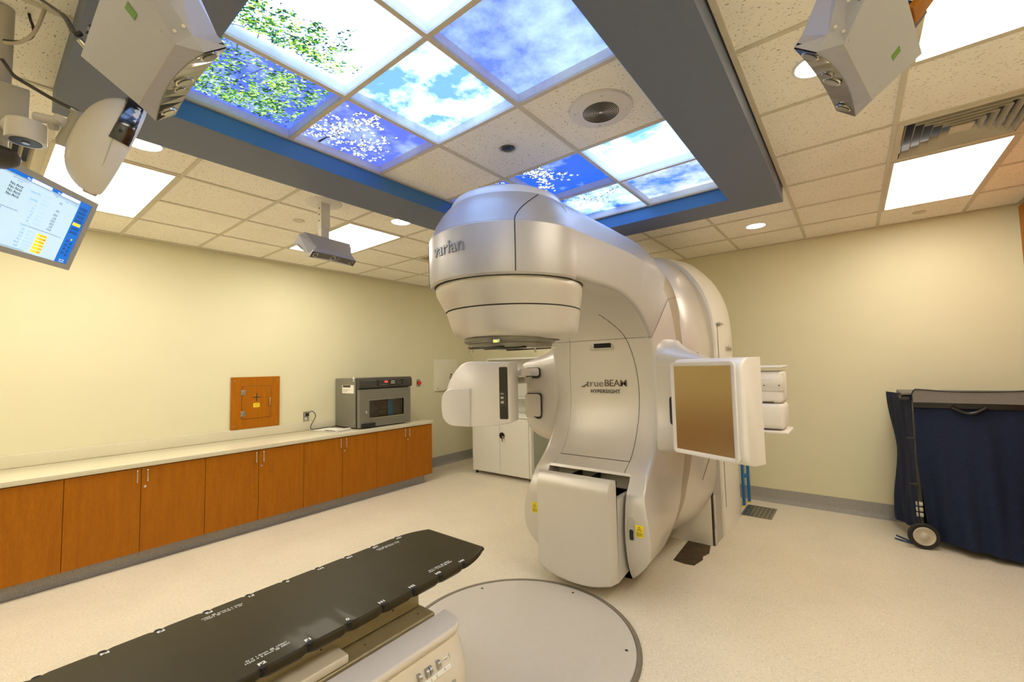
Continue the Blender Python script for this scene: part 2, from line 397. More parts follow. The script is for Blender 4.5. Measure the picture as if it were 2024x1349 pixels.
def leaves(par, clusters, mats, x0, x1, y0, y1, lo, hi, twigs=(), k0=0):
    '''printed foliage just under the luminous sheet: many small blades'''
    v = []; f = []; mi = []
    for (cx, cy, sx, sy, n) in clusters:
        for q_ in range(int(n*2.3)):
            if q_ % 12 == 0: gx_, gy_, mm = random.gauss(cx, sx), random.gauss(cy, sy), random.choice([mats, (1,2,2), (0,1,3), mats])
            x = random.gauss(gx_, .016); y = random.gauss(gy_, .016)
            l = random.uniform(lo, hi); wd = l*random.uniform(.3, .5); a = random.gauss(.9, .7)
            if not (x0+l < x < x1-l and y0+l < y < y1-l): continue
            z = ZP-.0012-random.random()*.0012; ca, sa = math.cos(a), math.sin(a); b = len(v)
            for p, q in ((-l/2, 0), (0, wd/2), (l/2, 0), (0, -wd/2)): v.append((x+p*ca-q*sa, y+p*sa+q*ca, z))
            f.append((b, b+1, b+2, b+3)); mi.append(random.choice(mm))
    for (xa, ya, xb, yb, wd) in twigs:
        dx, dy = xb-xa, yb-ya; L = math.hypot(dx, dy); px, py = -dy/L*wd, dx/L*wd; b = len(v); z = ZP-.0008
        v += [(xa+px, ya+py, z), (xa-px, ya-py, z), (xb-px*.5, yb-py*.5, z), (xb+px*.5, yb+py*.5, z)]; f.append((b, b+1, b+2, b+3)); mi.append(99)
    ms = leafm+blosm+[twigm]
    o = link('foliage_print', v, f, ms, par, 0)
    for p, k in zip(o.data.polygons, mi): p.material_index = len(ms)-1 if k == 99 else k
    o['kind'] = 'stuff'
def blossoms(par, cl, x0, x1, y0, y1, r, twigs, mats=(4, 4, 4, 6, 5)):
    v = []; f = []; mi = []
    for (cx, cy, sx, sy, n) in cl:
        for _ in range(n):
            x = random.gauss(cx, sx); y = random.gauss(cy, sy); z = ZP-.0014-random.random()*.001
            rr = r*random.uniform(.6, 1.2)
            if not (x0+rr*1.6 < x < x1-rr*1.6 and y0+rr*1.6 < y < y1-rr*1.6): continue
            for k in range(4):
                a = k*PI/2+x*50; b = len(v); mx, my = x+rr*.7*math.cos(a), y+rr*.7*math.sin(a)
                v += [(mx+rr*.55*math.cos(q), my+rr*.45*math.sin(q), z) for q in [2*PI*t/6 for t in range(6)]]
                f.append(tuple(range(b, b+6))); mi.append(random.choice(mats))
    for (xa, ya, xb, yb, wd) in twigs:
        dx, dy = xb-xa, yb-ya; L = math.hypot(dx, dy); px, py = -dy/L*wd, dx/L*wd; b = len(v); z = ZP-.0008
        v += [(xa+px, ya+py, z), (xa-px, ya-py, z), (xb-px*.6, yb-py*.6, z), (xb+px*.6, yb+py*.6, z)]; f.append((b, b+1, b+2, b+3)); mi.append(7)
    o = link('blossom_print', v, f, leafm+blosm+[twigm], par, 0)
    for p, k in zip(o.data.polygons, mi): p.material_index = k
    o['kind'] = 'stuff'
panels = {}
for (i, j), (seed, lo, hi, bl, wh, st) in sky.items():
    x0, x1, y0, y1 = TX[i]+.004, TX[i+1]-.004, TY[j]+.004, TY[j+1]-.004
    if j == 4: y1 = min(y1, SI[3]-.002)
    if j == 0: y0 = SI[2]+.002
    root = empty('skylight_panel', ((x0+x1)/2, (y0+y1)/2, ZC), desc[(i, j)], 'ceiling light', 'sky picture panels in the ceiling tray')
    sd = MB(); t = .004
    ringbox(sd, (x0, x1, y0, y1), (x0+t, x1-t, y0+t, y1-t), ZC+.006, ZP+.005)
    sd.build('frame', M['tbarw'], root, 0)
    MB().box(x0+t, x1-t, y0+t, y1-t, ZP, ZP+.004).build('sky_print', skymat('sky_print_%d' % seed, seed, lo, hi, bl, wh, st*SKY), root, 0)
    panels[(i, j)] = (root, x0+t, x1-t, y0+t, y1-t)
# foliage
r, a, b, c, d = panels[(0,0)]
leaves(r, [(-2.36,.70,.09,.12,420), (-2.30,.95,.09,.10,380), (-2.12,.62,.11,.07,260), (-2.08,.92,.09,.11,330), (-2.40,.56,.05,.05,120), (-2.2,.8,.16,.16,300)], (0,0,1,1,2,3), a, b, c, d, .011, .026,
       [(-2.46,.56,-2.15,1.0,.003), (-2.4,.7,-2.0,.8,.0025), (-2.3,.75,-2.25,1.05,.002), (-2.1,.6,-1.95,1.0,.002)])
r, a, b, c, d = panels[(1,0)]
leaves(r, [(-1.80,.62,.05,.08,200), (-1.74,.78,.05,.10,260), (-1.70,.62,.05,.06,120), (-1.78,.92,.04,.07,130), (-1.67,.86,.03,.05,60)], (0,1,1,2,3), a, b, c, d, .011, .026,
       [(-1.865,.6,-1.70,.9,.0025), (-1.865,.7,-1.7,.66,.002)])
r, a, b, c, d = panels[(0,1)]
blossoms(r, [(-2.30,1.25,.08,.07,50), (-2.05,1.36,.06,.04,26), (-2.3,1.5,.09,.05,40), (-2.35,1.20,.05,.035,26), (-2.25,1.28,.05,.04,30), (-2.14,1.33,.05,.05,34), (-2.02,1.36,.03,.05,16), (-2.38,1.38,.04,.05,22), (-2.28,1.47,.05,.04,28), (-2.18,1.5,.03,.03,14), (-2.42,1.52,.03,.04,16), (-2.38,1.62,.04,.02,14), (-2.2,1.17,.04,.02,10)], a, b, c, d, .0095,
  [(-2.46,1.27,-2.38,1.275,.009), (-2.38,1.275,-2.3,1.31,.006), (-2.3,1.31,-2.12,1.31,.003), (-2.3,1.31,-2.2,1.18,.0025), (-2.12,1.31,-2.0,1.37,.002), (-2.46,1.42,-2.25,1.5,.002), (-2.38,1.275,-2.3,1.2,.002)])
r, a, b, c, d = panels[(1,3)]
blossoms(r, [(-1.84,2.36,.03,.03,14), (-1.76,2.42,.04,.05,30), (-1.70,2.52,.05,.05,34), (-1.66,2.42,.03,.04,14), (-1.74,2.64,.05,.05,30), (-1.60,2.66,.04,.04,18), (-1.80,2.75,.04,.05,20)], a, b, c, d, .013,
  [(-1.86,2.4,-1.7,2.5,.003), (-1.8,2.5,-1.62,2.66,.003)], (4,4,4,6,5,5))
r, a, b, c, d = panels[(1,4)]
blossoms(r, [(-1.80,3.05,.03,.03,12), (-1.70,3.14,.05,.04,20), (-1.6,3.22,.05,.04,22), (-1.55,3.3,.03,.03,10), (-1.45,3.16,.03,.02,8), (-1.38,3.1,.02,.02,6)], a, b, c, d, .012,
  [(-1.85,3.05,-1.6,3.22,.003), (-1.65,3.25,-1.35,3.08,.0022)], (5,5,6,5,4))
r, a, b, c, d = panels[(0,3)]
blossoms(r, [(-2.0,2.4,.06,.05,30), (-2.1,2.6,.08,.08,30)], a, b, c, d, .013, [(-2.3,2.6,-1.9,2.4,.003)], (4,4,6,5))

# ------------------------------------------------------------------ ceiling fittings
def troffer(R, label):
    x0, x1, y0, y1 = R[0]+.008, R[1]-.008, R[2]+.008, R[3]-.008
    root = empty('ceiling_light', ((x0+x1)/2, (y0+y1)/2, ZC), label, 'ceiling light', 'rectangular flat ceiling lights' if 'square' not in label else None)
    fr = MB(); ringbox(fr, (x0, x1, y0, y1), (x0+.022, x1-.022, y0+.022, y1-.022), ZC-.006, ZC+.05)
    fr.build('frame', M['tbar'], root, 0)
    MB().box(x0+.022, x1-.022, y0+.022, y1-.022, ZC-.001, ZC+.012).build('diffuser', M['lamp'], root, 0)
troffer(Llights[0], 'rectangular ceiling light above the monitor, partly hidden by the white pod')
troffer(Llights[1], 'rectangular ceiling light behind the small camera hanging over the left counter')
troffer(Rlights[0], 'rectangular ceiling light touching the square air diffuser, nearest the back wall')
troffer(Rlights[1], 'rectangular ceiling light behind the ceiling box at the top right corner')
troffer((-3.47,-2.85,4.52,5.13), 'square ceiling light hidden behind the machine head near the far left corner')  # fixture added out of sight to brighten the corner behind the head
troffer(AddedLights[0], 'added rectangular ceiling light in the left row, unseen behind the viewpoint')
troffer(AddedLights[1], 'added rectangular ceiling light in the right row, unseen behind the viewpoint')
def downlight(x, y, label):
    root = empty('downlight', (x, y, ZC), label, 'ceiling light', 'round recessed downlights')
    MB().lathe([(.079,ZC+.003), (.084,ZC-.003), (.093,ZC-.004), (.096,ZC+.002)], (x, y), 40).build('trim_ring', M['tbarw'], root)
    MB().cyl((x, y, ZC-.001), (0,0,1), .080, .006, 40).build('lens', M['lampd'], root)
downlight(-3.135, 2.385, 'round recessed downlight beside the soffit edge, left of the machine head')
downlight(-.677, 4.765, 'round recessed downlight near the back wall, beyond the tray corner')
downlight(-.055, 2.34, 'round recessed downlight half hidden by the right ceiling box')
downlight(-3.14, .585, 'round recessed downlight peeking out beside the white egg-shaped pod')

def vent(R, label):
    x0, x1, y0, y1 = R[0]+.01, R[1]-.01, R[2]+.01, R[3]-.01
    root = empty('air_diffuser', ((x0+x1)/2, (y0+y1)/2, ZC), label, 'air vent', 'square louvred ceiling diffusers')
    MB().box(x0, x1, y0, y1, ZC+.09, ZC+.10).build('duct_back', M['ceilblack'], root, 0)
    cx, cy = (x0+x1)/2, (y0+y1)/2; W2 = (x1-x0)/2
    fr = MB(); ringbox(fr, (x0, x1, y0, y1), (x0+.03, x1-.03, y0+.03, y1-.03), ZC-.006, ZC+.0)
    fr.build('frame', M['tbar'], root, 0)
    for k in range(6):
        o = W2-.035-k*.042; i_ = o-.014; lv = MB(); zo, zi = ZC-.006, ZC+.030
        for s in range(4):
            ca, sa = [(1,0), (0,1), (-1,0), (0,-1)][s]
            q = [(o, -o, zo), (o, o, zo), (i_, i_, zi), (i_, -i_, zi)]
            P = [(cx+a*ca-b*sa, cy+a*sa+b*ca, z) for a, b, z in q]; P2 = [(p[0], p[1], p[2]+.003) for p in P]
            lv.add(P+P2, [(0,1,2,3), (7,6,5,4), (0,4,5,1), (1,5,6,2), (2,6,7,3), (3,7,4,0)])
        lv.build('louvre', M['tbar'], root, 0)
    MB().box(cx-.05, cx+.05, cy-.05, cy+.05, ZC-.004, ZC).build('centre_plate', M['tbar'], root, 0)
vent(Rvent, 'square louvred air diffuser touching the right ceiling light')
vent(Lvent, 'square louvred air diffuser at the left frame edge above the monitor')
# small return grille near the machine head
gr = MB(); g0 = empty('ceiling_grille', (-3.9, 3.4, ZC), 'small square slotted grille in the ceiling just left of the machine head', 'air vent')
ringbox(gr, (-4.03, -3.70, 3.31, 3.62), (-4.01, -3.72, 3.33, 3.60), ZC-.006, ZC+.002); gr.build('frame', M['tbar'], g0, 0)
gs = MB()
for k in range(7): gs.box(-4.01, -3.72, 3.345+k*.038, 3.36+k*.038, ZC-.004, ZC)
gs.build('slats', M['seam'], g0, 0)
MB().box(-4.01, -3.72, 3.33, 3.60, ZC-.003, ZC-.001).build('backing', M['tbar'], g0, 0)
# speaker
sx, sy = -.962, 2.008
sp = empty('ceiling_speaker', (sx, sy, ZC), 'round white ceiling speaker with a perforated centre grille in the tray', 'speaker')
MB().lathe([(.165,ZC+.002), (.160,ZC-.008), (.115,ZC-.012), (.092,ZC-.016), (.0,ZC-.016)], (sx, sy), 56).build('baffle', M['white'], sp)
gs = MB()
for k in range(10):
    rr = .012+k*.0085; gs.lathe([(rr, ZC-.0165), (rr, ZC-.0185), (rr+.0035, ZC-.0185), (rr+.0035, ZC-.0165)], (sx, sy), 40)
gs.build('grille_rings', M['seam'], sp, 0)
for k in range(4):
    an = k*PI/2+.5; MB().sphere((sx+.132*math.cos(an), sy+.132*math.sin(an), ZC-.012), .005, .005, .003, 8, 5).build('screw', M['steel'], sp)
# ceiling camera port
cp = empty('ceiling_camera', (-1.58, 2.0, ZC), 'small dark dome camera set flush in the ceiling tile over the machine head', 'camera')
MB().lathe([(.046,ZC+.003), (.050,ZC-.003), (.058,ZC-.003), (.060,ZC+.002)], (-1.58, 2.0), 32).build('ring', M['white'], cp)
MB().sphere((-1.58, 2.0, ZC+.002), .045, .045, .018, 24, 10).build('dome', M['blackgloss'], cp)
# concealed sprinklers (flat discs)
def disc(x, y, label):
    o = MB().lathe([(.0,ZC-.004), (.045,ZC-.004), (.047,ZC+.0), (.047,ZC+.003)], (x, y), 28).build('sprinkler_cover', M['tbar'])
    tag(o, label, 'sprinkler', 'flush sprinkler cover discs')
disc(-3.77, 1.77, 'small flush sprinkler disc in the ceiling left of the hanging camera')
disc(.55, 5.37, 'small flush sprinkler disc between the right ceiling light and the back wall')

# ================================================================== treatment machine
CX, IY = -1.62, 2.03
mach = empty('linear_accelerator', (CX, 3.6, 0), 'large pearl silver radiotherapy machine with overhanging round head in the middle of the room', 'treatment machine')
def mir(x, side): return CX+side*x
# --- C shaped gantry cover: stations of half-section control points (x, y, z)
ST = [  # face centre ; face edge ; bend ; ridge ; back centre
 ((0,2.03,2.045), (.470,2.03,2.045), (.475,2.03,2.31), (.38,2.03,2.51), (0,2.03,2.60)),
 ((0,2.25,2.045), (.464,2.25,2.05), (.470,2.25,2.32), (.375,2.25,2.52), (0,2.25,2.60)),
 ((0,2.50,2.045), (.455,2.50,2.055), (.463,2.52,2.33), (.37,2.55,2.53), (0,2.55,2.60)),
 ((0,2.72,2.03), (.450,2.73,2.03), (.460,2.80,2.335), (.37,2.86,2.53), (0,2.90,2.595)),
 ((0,2.95,1.96), (.450,2.94,1.95), (.465,3.06,2.31), (.40,3.17,2.50), (0,3.22,2.57)),
 ((0,3.11,1.83), (.450,3.09,1.84), (.49,3.27,2.20), (.45,3.42,2.38), (0,3.52,2.48)),
 ((0,3.18,1.72), (.450,3.17,1.74), (.53,3.36,2.02), (.53,3.56,2.15), (0,3.7,2.2)),
 ((0,3.22,1.55), (.450,3.22,1.55), (.565,3.39,1.68), (.585,3.62,1.70), (0,3.75,1.7)),
 ((0,3.24,1.30), (.450,3.24,1.30), (.58,3.39,1.30), (.60,3.62,1.30), (0,3.75,1.3)),
 ((0,3.19,1.08), (.452,3.18,1.08), (.59,3.38,1.06), (.605,3.61,1.05), (0,3.75,1.05)),
 ((0,3.08,.90), (.458,3.07,.90), (.59,3.35,.86), (.60,3.58,.84), (0,3.72,.84)),
 ((0,2.93,.78), (.462,2.92,.765), (.575,3.31,.68), (.57,3.53,.64), (0,3.68,.64)),
 ((0,3.06,.66), (.475,2.835,.64), (.56,3.29,.54), (.53,3.50,.47), (0,3.64,.47)),
 ((0,3.06,.45), (.515,2.805,.45), (.51,3.26,.37), (.46,3.45,.30), (0,3.58,.28)),
 ((0,3.06,.28), (.50,2.82,.28), (.44,3.22,.21), (.385,3.39,.17), (0,3.48,.16)),
 ((0,3.06,.16), (.41,2.86,.155), (.34,3.17,.11), (.28,3.31,.09), (0,3.38,.09)),
 ((0,3.08,.10), (.335,2.90,.09), (.30,3.13,.065), (.24,3.22,.06), (0,3.28,.06))]
K = 6; NS = (len(ST)-1)*K
def cp_at(t, j): return catmull([Vector(s[j]) for s in ST], t)
def section(t):
    e, b, rg, bc = (cp_at(t, j) for j in (1, 2, 3, 4))
    i = min(int(t+1e-6), len(ST)-2); f0 = cp_at(t, 0)
    ze = e.z
    # slot for the pull-out box below z .78 : face steps back
    slot = t >= 11.15
    xs = .336
    if slot:
        a0, a1, a2 = Vector((0, 3.06, ze)), Vector((xs, 3.06, ze)), Vector((xs+.003, e.y+.01, ze))
        if t < 11.5: a0.z = a1.z = ze+.01
    else:
        a0, a1, a2 = Vector((0, e.y+(f0.y-e.y), f0.z)), Vector((xs, f0.y, f0.z)), Vector((xs+.003, f0.y, f0.z))
    pts = [a0, a1, a2]+[p for p in fillet([a2, e, b, rg, bc], [0, .028 if t < 11 else .016, .0, .09, 0], 7)[1:]]
    return pts
rings = []
for i in range(NS+1):
    t = i/K; h = section(t)
    rings.append([Vector((CX-p.x, p.y, p.z)) for p in reversed(h[1:])]+[Vector((CX+p.x, p.y, p.z)) for p in h])
n_r = len(rings[0])
gb = MB(); gb.loft(rings, True, True)
gc = gb.build('gantry_cover', [M['shell'], M['shell2'], M['band']], mach, 21)
for i_, p in enumerate(gc.data.polygons):
    if i_ >= NS*n_r: break
    row, col = divmod(i_, n_r)
    if row/K >= 5.3 and (31 <= col <= 34 or 5 <= col <= 8): p.material_index = 2
# below the shoulder seam and across the recessed face the covers are a beiger plastic
for i_, p in enumerate(gc.data.polygons):
    if i_ >= NS*n_r: p.material_index = 1; continue
    row, col = divmod(i_, n_r)
    if p.material_index == 0 and (row/K >= 5.7 or 16 <= col <= 23 or col == n_r-1): p.material_index = 1
# --- head : front half revolve
HP = [(.445,2.046), (.462,2.04), (.470,2.052), (.475,2.09), (.475,2.20), (.475,2.31), (.457,2.352), (.434,2.40), (.405,2.448), (.371,2.49), (.335,2.525), (.30,2.55), (.25,2.572), (.12,2.590), (.0,2.60)]
hd = MB(); hd.lathe(HP, (CX, IY), 56, a0=PI, a1=2*PI)
hd.build('head_cover', M['shell'], mach, 19)
# raised lid rim on top of the head
MB().lathe([(.345,2.508), (.343,2.532), (.325,2.560), (.28,2.583), (.15,2.603), (0,2.608)], (CX, IY), 64).build('head_lid', M['shell3'], mach, 50)
MB().tube([(CX-.337, IY+.10*k, 2.516-(max(0, IY+.1*k-2.7)**2)*.16) for k in range(8, 0, -1)]+[(CX+.3465*math.cos(q), IY+.3465*math.sin(q), 2.512) for q in [PI+PI*k/40 for k in range(41)]]+[(CX+.337, IY+.10*k, 2.516-(max(0, IY+.1*k-2.7)**2)*.16) for k in range(1, 9)], .0016, 6).build('panel_seam', M['shade'], mach)
lid = []
for i in range(11):
    y = IY+i*.105; zz = 2.60 if y < 2.7 else 2.60-(y-2.7)**2*.16
    wd = .335 if i < 9 else .335-.05*(i-8)
    lid.append([(CX+wd*math.cos(q), y, zz-.085+.088*math.sin(q)) for q in [PI*k/14 for k in range(15)]])
MB().loft(lid, False, False).build('arm_lid', M['shell3'], mach, 50)
# colour band line (crease) along head and arm plus seams
def groove(pts, r=.0016, name='panel_seam', mat='seam', par=None):
    return MB().tube(pts, r, 6).build(name, M[mat], par or mach)
def onhead(a, z, dr=.0006):
    rr = HP[-1][0]
    for (r0, z0), (r1, z1) in zip(HP[2:], HP[3:]):
        if z0 <= z <= z1: rr = r0+(r1-r0)*(z-z0)/(z1-z0+1e-9); break
    return Vector((CX+(rr+dr)*math.cos(a), IY+(rr+dr)*math.sin(a), z))
for s in (1, -1):
    seam_pts = []
    for k in range(25):
        t = k/24; z = 2.055+.452*t
        ang = -47+ (0 if z < 2.32 else ((z-2.32)/.2)**1.6*27)
        a = math.radians(ang); a = a if s > 0 else PI-a
        seam_pts.append(onhead(a, z))
    groove(seam_pts, .0028)
# creases where upper bevel meets the side: slim raised line
cr = [onhead(math.radians(q), 2.318, .0) for q in range(180, 361, 6)]
groove(cr, .0014, 'crease_line', 'shell')
# --- collimator cone
cone = [(.434,2.05,0), (.440,2.035,0), (.438,2.00,.005), (.424,1.955,.02), (.408,1.905,.036)]
MB().lathe(cone, (CX, IY), 72).build('collimator_cone', M['shell2'], mach, 50)
MB().lathe([(.446,2.046,0), (.4395,2.0465,0), (.4395,2.040,0)], (CX, IY), 72).build('panel_seam', M['seam'], mach)
MB().lathe([(.404,1.906,.038), (.404,1.898,.04)], (CX, IY), 72).build('panel_seam', M['seam'], mach)
low = [(.40,1.901,.04), (.406,1.898,.04), (.398,1.86,.045), (.385,1.80,.055), (.374,1.772,.058), (.354,1.752,.06), (.33,1.743,.06), (.29,1.737,.05), (.28,1.732,.04), (.28,1.77,.04)]
MB().lathe(low, (CX, IY), 72).build('collimator_ring', M['shell2'], mach, 50)
# interface mount under the head
MB().lathe([(.275,1.740), (.275,1.724), (.265,1.712), (.24,1.706), (0,1.706)], (CX, IY), 56).build('interface_plate', M['greypaint'], mach)
im = MB(); im.lathe([(.252,1.71), (.252,1.692), (.225,1.686), (.12,1.686), (.12,1.71)], (CX, IY), 48); im.build('tray_ring', M['greypaint'], mach)
for q_ in ((CX-.13, CX+.12, IY-.225, IY-.195, 1.680, 1.694), (CX-.10, CX+.20, IY-.13, IY-.10, 1.678, 1.688), (CX-.13, CX+.2, IY+.12, IY+.15, 1.678, 1.688)): MB().box(*q_, .003).build('slide_rail', M['black'], mach)
for q_ in ((CX-.16, CX-.06, IY-.20, IY+.05, 1.683, 1.6865), (CX+.06, CX+.2, IY-.1, IY+.2, 1.683, 1.6865)): MB().box(*q_).build('mount_plate', M['chrome'], mach, 0)
for px, py in ((-.20,-.12), (.10,.12)): MB().cyl((CX+px, IY+py, 1.660), (0,0,1), .006, .028, 12).build('latch_pin', M['steel'], mach)
MB().box(CX+.10, CX+.145, IY-.275, IY-.268, 1.706, 1.724, .003).build('lock_tab', M['chrome'], mach)
MB().box(CX+.115, CX+.127, IY-.284, IY-.274, 1.708, 1.716).build('status_led', M['led'], mach, 0)
MB().box(CX-.262, CX-.24, IY-.10, IY-.085, 1.690, 1.702).build('red_marker', M['red'], mach, 0)
# --- face seams
def face_y(z):
    best = None
    for i in range(NS*2+1):
        t = 4+i/(NS*2)*7.1; c = cp_at(t, 0)
        if best is None or abs(c.z-z) < best[0]: best = (abs(c.z-z), c.y)
    return best[1]
def fpt(x, z): return (CX+x, face_y(z)-.0008, z)
sc = curve([(.0,2.03,0), (.09,1.99,0), (.17,1.91,0), (.245,1.79,0), (.295,1.55,0), (.305,1.30,0), (.298,1.05,0), (.295,.86,0), (.296,.80,0)], 8)
for s in (1, -1): groove([fpt(s*p.x, p.y) for p in sc], .0022 if s > 0 else .0008)
groove([fpt(x/20, 1.775) for x in range(-9, 10)], .0014)
groove([fpt(x/20*.98, .862) for x in range(-6, 7)], .0026)
for s in (1, -1):
    pe, pb_ = cp_at(5.78, 1), cp_at(5.78, 2); pr3 = cp_at(6.1, 3)
    groove([(mir(p.x+.003, s), p.y-.002, p.z) for p in [pe.lerp(pb_, k/10) for k in range(-0, 11)]], .0010)
    groove([(mir(p.x+.003, s), p.y-.001, p.z) for p in [pb_.lerp(pr3, k/10) for k in range(0, 11)]], .0010)
# window slot with bevelled frame
yf = face_y(1.73)
sl = MB(); sl.box(CX-.075, CX+.135, yf-.004, yf+.01, 1.695, 1.765, .006)
sl.build('sensor_frame', M['shell'], mach)
MB().box(CX-.035, CX+.115, yf-.008, yf+.004, 1.712, 1.755, .002).build('sensor_window', M['ceilblack'], mach)
# logo lettering
Tl = frame((CX, face_y(1.42)-.003, 0), (1,0,0), (0,0,1), (0,-1,0))
def tface(s, x, z, size, mat, bold=0, sx=1., al='CENTER', sp=1., dep=.001):
    return text('lettering', s, size, Tl @ Matrix.Translation((x, z, 0)), M[mat], mach, dep, None, bold, sx, al, sp)
tface('true', -.150, 1.422, .083, 'inkbrown', -.0008, 1.12, 'LEFT')
tface('BEAM', .014, 1.424, .076, 'inkbrown', .0006, 1.08, 'LEFT', .95)
tface('HYPERSIGHT', .020, 1.358, .042, 'ink', .0004, 1.0, 'CENTER', 1.12)
lf = MB(T=Tl); lf.add([(-.205,1.392,.001), (-.165,1.392,.001), (-.128,1.424,.001), (-.165,1.41,.001)], [(0,1,2,3)]); lf.build('logo_mark', M['inkbrown'], mach, 0)
MB().tube([(CX+x, face_y(1.48)-.003, 1.470+.012*math.sin((x+.0)/.21*PI*.8)) for x in [k*.021 for k in range(11)]], [.0012]*11, 5).build('logo_arc', M['white'], mach)
# head lettering wrapped around the head
def wrap(v):
    a = math.radians(-94.5)+v.x/.475; r = .475+v.z
    return (CX+r*math.cos(a), IY+r*math.sin(a), 2.213+v.y)
text('lettering', 'varian', .102, None, M['letter'], mach, .006, wrap, .0015, 1.0, 'CENTER', 1.03)
# dimples on the arm end joint: seam between arm and ear level
# --- shoulders (arm housings) either side
EAR = [ # z, outer half width, front y at the outer edge, back y
 (1.84,.49,3.43,3.47), (1.79,.535,3.405,3.46), (1.74,.572,3.38,3.45), (1.70,.612,3.34,3.44), (1.665,.668,3.29,3.43), (1.64,.725,3.25,3.42), (1.62,.775,3.225,3.42), (1.60,.80,3.205,3.41), (1.578,.80,3.195,3.40), (1.555,.775,3.19,3.39),
 (1.52,.757,3.19,3.39), (1.30,.757,3.19,3.39), (1.12,.757,3.185,3.38), (1.06,.74,3.175,3.37), (1.00,.69,3.18,3.36), (.95,.62,3.21,3.36), (.90,.55,3.32,3.36), (.86,.52,3.30,3.35)]
def edge_y(z):
    best = None
    for i in range(240):
        c = cp_at(5+i/240*7, 1)
        if best is None or abs(c.z-z) < best[0]: best = (abs(c.z-z), c.y)
    return best[1]
EP = [Vector(e[:3]) for e in EAR]; EB = [Vector((e[3], 0, 0)) for e in EAR]
for s in (1, -1):
    rg = []
    for i in range((len(EAR)-1)*4+1):
        e = catmull(EP, i/4); b = catmull(EB, i/4).x; z = e.x; w_ = e.y; y0 = e.z
        P = fillet([(.36, edge_y(z)+.06, z), (.425, edge_y(z)+.010, z), (w_, y0, z), (w_, b, z), (.36, b, z)], [0, .02, .035, .03, 0], 6)
        rg.append([(mir(p.x, s), p.y, z) for p in P])
    MB().loft(rg).build('arm_shoulder', M['shell2'], mach, 50)
# slots and carriage plates in the left shoulder face, dark slot in the right one
def onface(s, x0, x1, z0, z1, y, name, mat, r, th, out=.0):
    T = frame((mir((x0+x1)/2, s), y, (z0+z1)/2), (1,0,0), (0,0,1), (0,-1,0))
    P = rrect((x1-x0)/2, (z1-z0)/2, r)
    MB(T=T).prism(P, lambda a, b, t: (a, b, t), -th, out).build(name, M[mat], mach, 35)
for s in (-1,):
    onface(s, .595, .752, 1.468, 1.566, 3.194, 'arm_slot', 'seam', .03, .012, .003)
    onface(s, .60, .762, 1.490, 1.562, 3.188, 'upper_carriage', 'shell2', .026, .012, .003)
    onface(s, .585, .752, 1.105, 1.335, 3.194, 'arm_slot', 'seam', .03, .012, .003)
    onface(s, .592, .762, 1.125, 1.326, 3.188, 'lower_carriage', 'shell2', .03, .012, .003)
onface(1, .548, .72, 1.125, 1.335, 3.198, 'arm_slot', 'seam', .03, .012, .003)
# --- pull-out imager box at the foot
bz = [(.800,.05), (.798,.02), (.790,.004)]
def boxz(x): return .052+(abs(x)/.33)**2.2*.075
rg = []
cols = [-.315,-.287,-.27,-.2,-.13,-.06,0,.06,.13,.2,.27,.287,.315]
for x in cols:
    ch = 0 if abs(x) <= .29 else .05
    y0 = 2.675+ch; zb = boxz(x)
    P = fillet([(x, 2.745, .790), (x, y0+.035, .782), (x, y0, .72), (x, y0, zb), (x, 3.02, zb+.03), (x, 3.02, .66), (x, 2.745, .66)], [0, .05, .03, .02, .02, 0, 0], 5)
    rg.append([(CX+p.x, p.y, p.z) for p in P])
MB().loft(rg).build('imager_box', M['shell2'], mach, 40)
MB().box(CX-.28, CX+.28, 2.75, 3.04, .60, .66).build('slot_floor', M['greydark'], mach, 0)
for x in (-.12, .04): MB().box(CX+x, CX+x+.012, 2.75, 3.05, .66, .75).build('slot_rib', M['black'], mach, 0)
MB().box(CX-.295, CX+.295, 3.045, 3.07, .05, .80).build('slot_back', M['shade'], mach, 0)
# warning labels on the skirt
def warnlabel(x, z, y=2.803):
    T = frame((CX+x, y, z), (1,0,0), (0,0,1), (0,-1,0))
    o = MB(T=T).prism([(-.027,-.038), (.027,-.038), (.027,.038), (-.027,.038)], lambda a, b, t: (a, b, t), -.02, .001).build('warning_label', M['yellow'], mach, 0)
    q = MB(T=T); R_ = lambda a, rr, cy: (rr*math.cos(a), cy+rr*math.sin(a), .0015)
    for k in range(3):
        a0, a1 = PI/2+k*2*PI/3, PI/2+(k+1)*2*PI/3
        p0, p1, p2, p3 = R_(a0, .020, .014), R_(a1, .020, .014), R_(a1, .015, .014), R_(a0, .015, .014)
        q.add([p0, p1, p2, p3], [(0,1,2,3)])
    q.add([(.004*math.cos(t), .014+.004*math.sin(t), .0015) for t in [k*PI/4 for k in range(8)]], [tuple(range(8))])
    for k in range(7): q.add([(-.021,-.006-k*.004,.0015), (.021 if k != 6 else .0,-.006-k*.004,.0015), (.021 if k != 6 else 0,-.0075-k*.004,.0015), (-.021,-.0075-k*.004,.0015)], [(0,1,2,3)])
    q.build('warning_print', M['ink'], o, 0)
warnlabel(.445, .463); warnlabel(-.405, .468)
onface(1, .365, .405, .385, .535, 2.806, 'grip_recess', 'shade', .019, .012, .001)
onface(1, .374, .402, .395, .465, 2.806, 'grip_hole', 'black', .013, .012, .002)
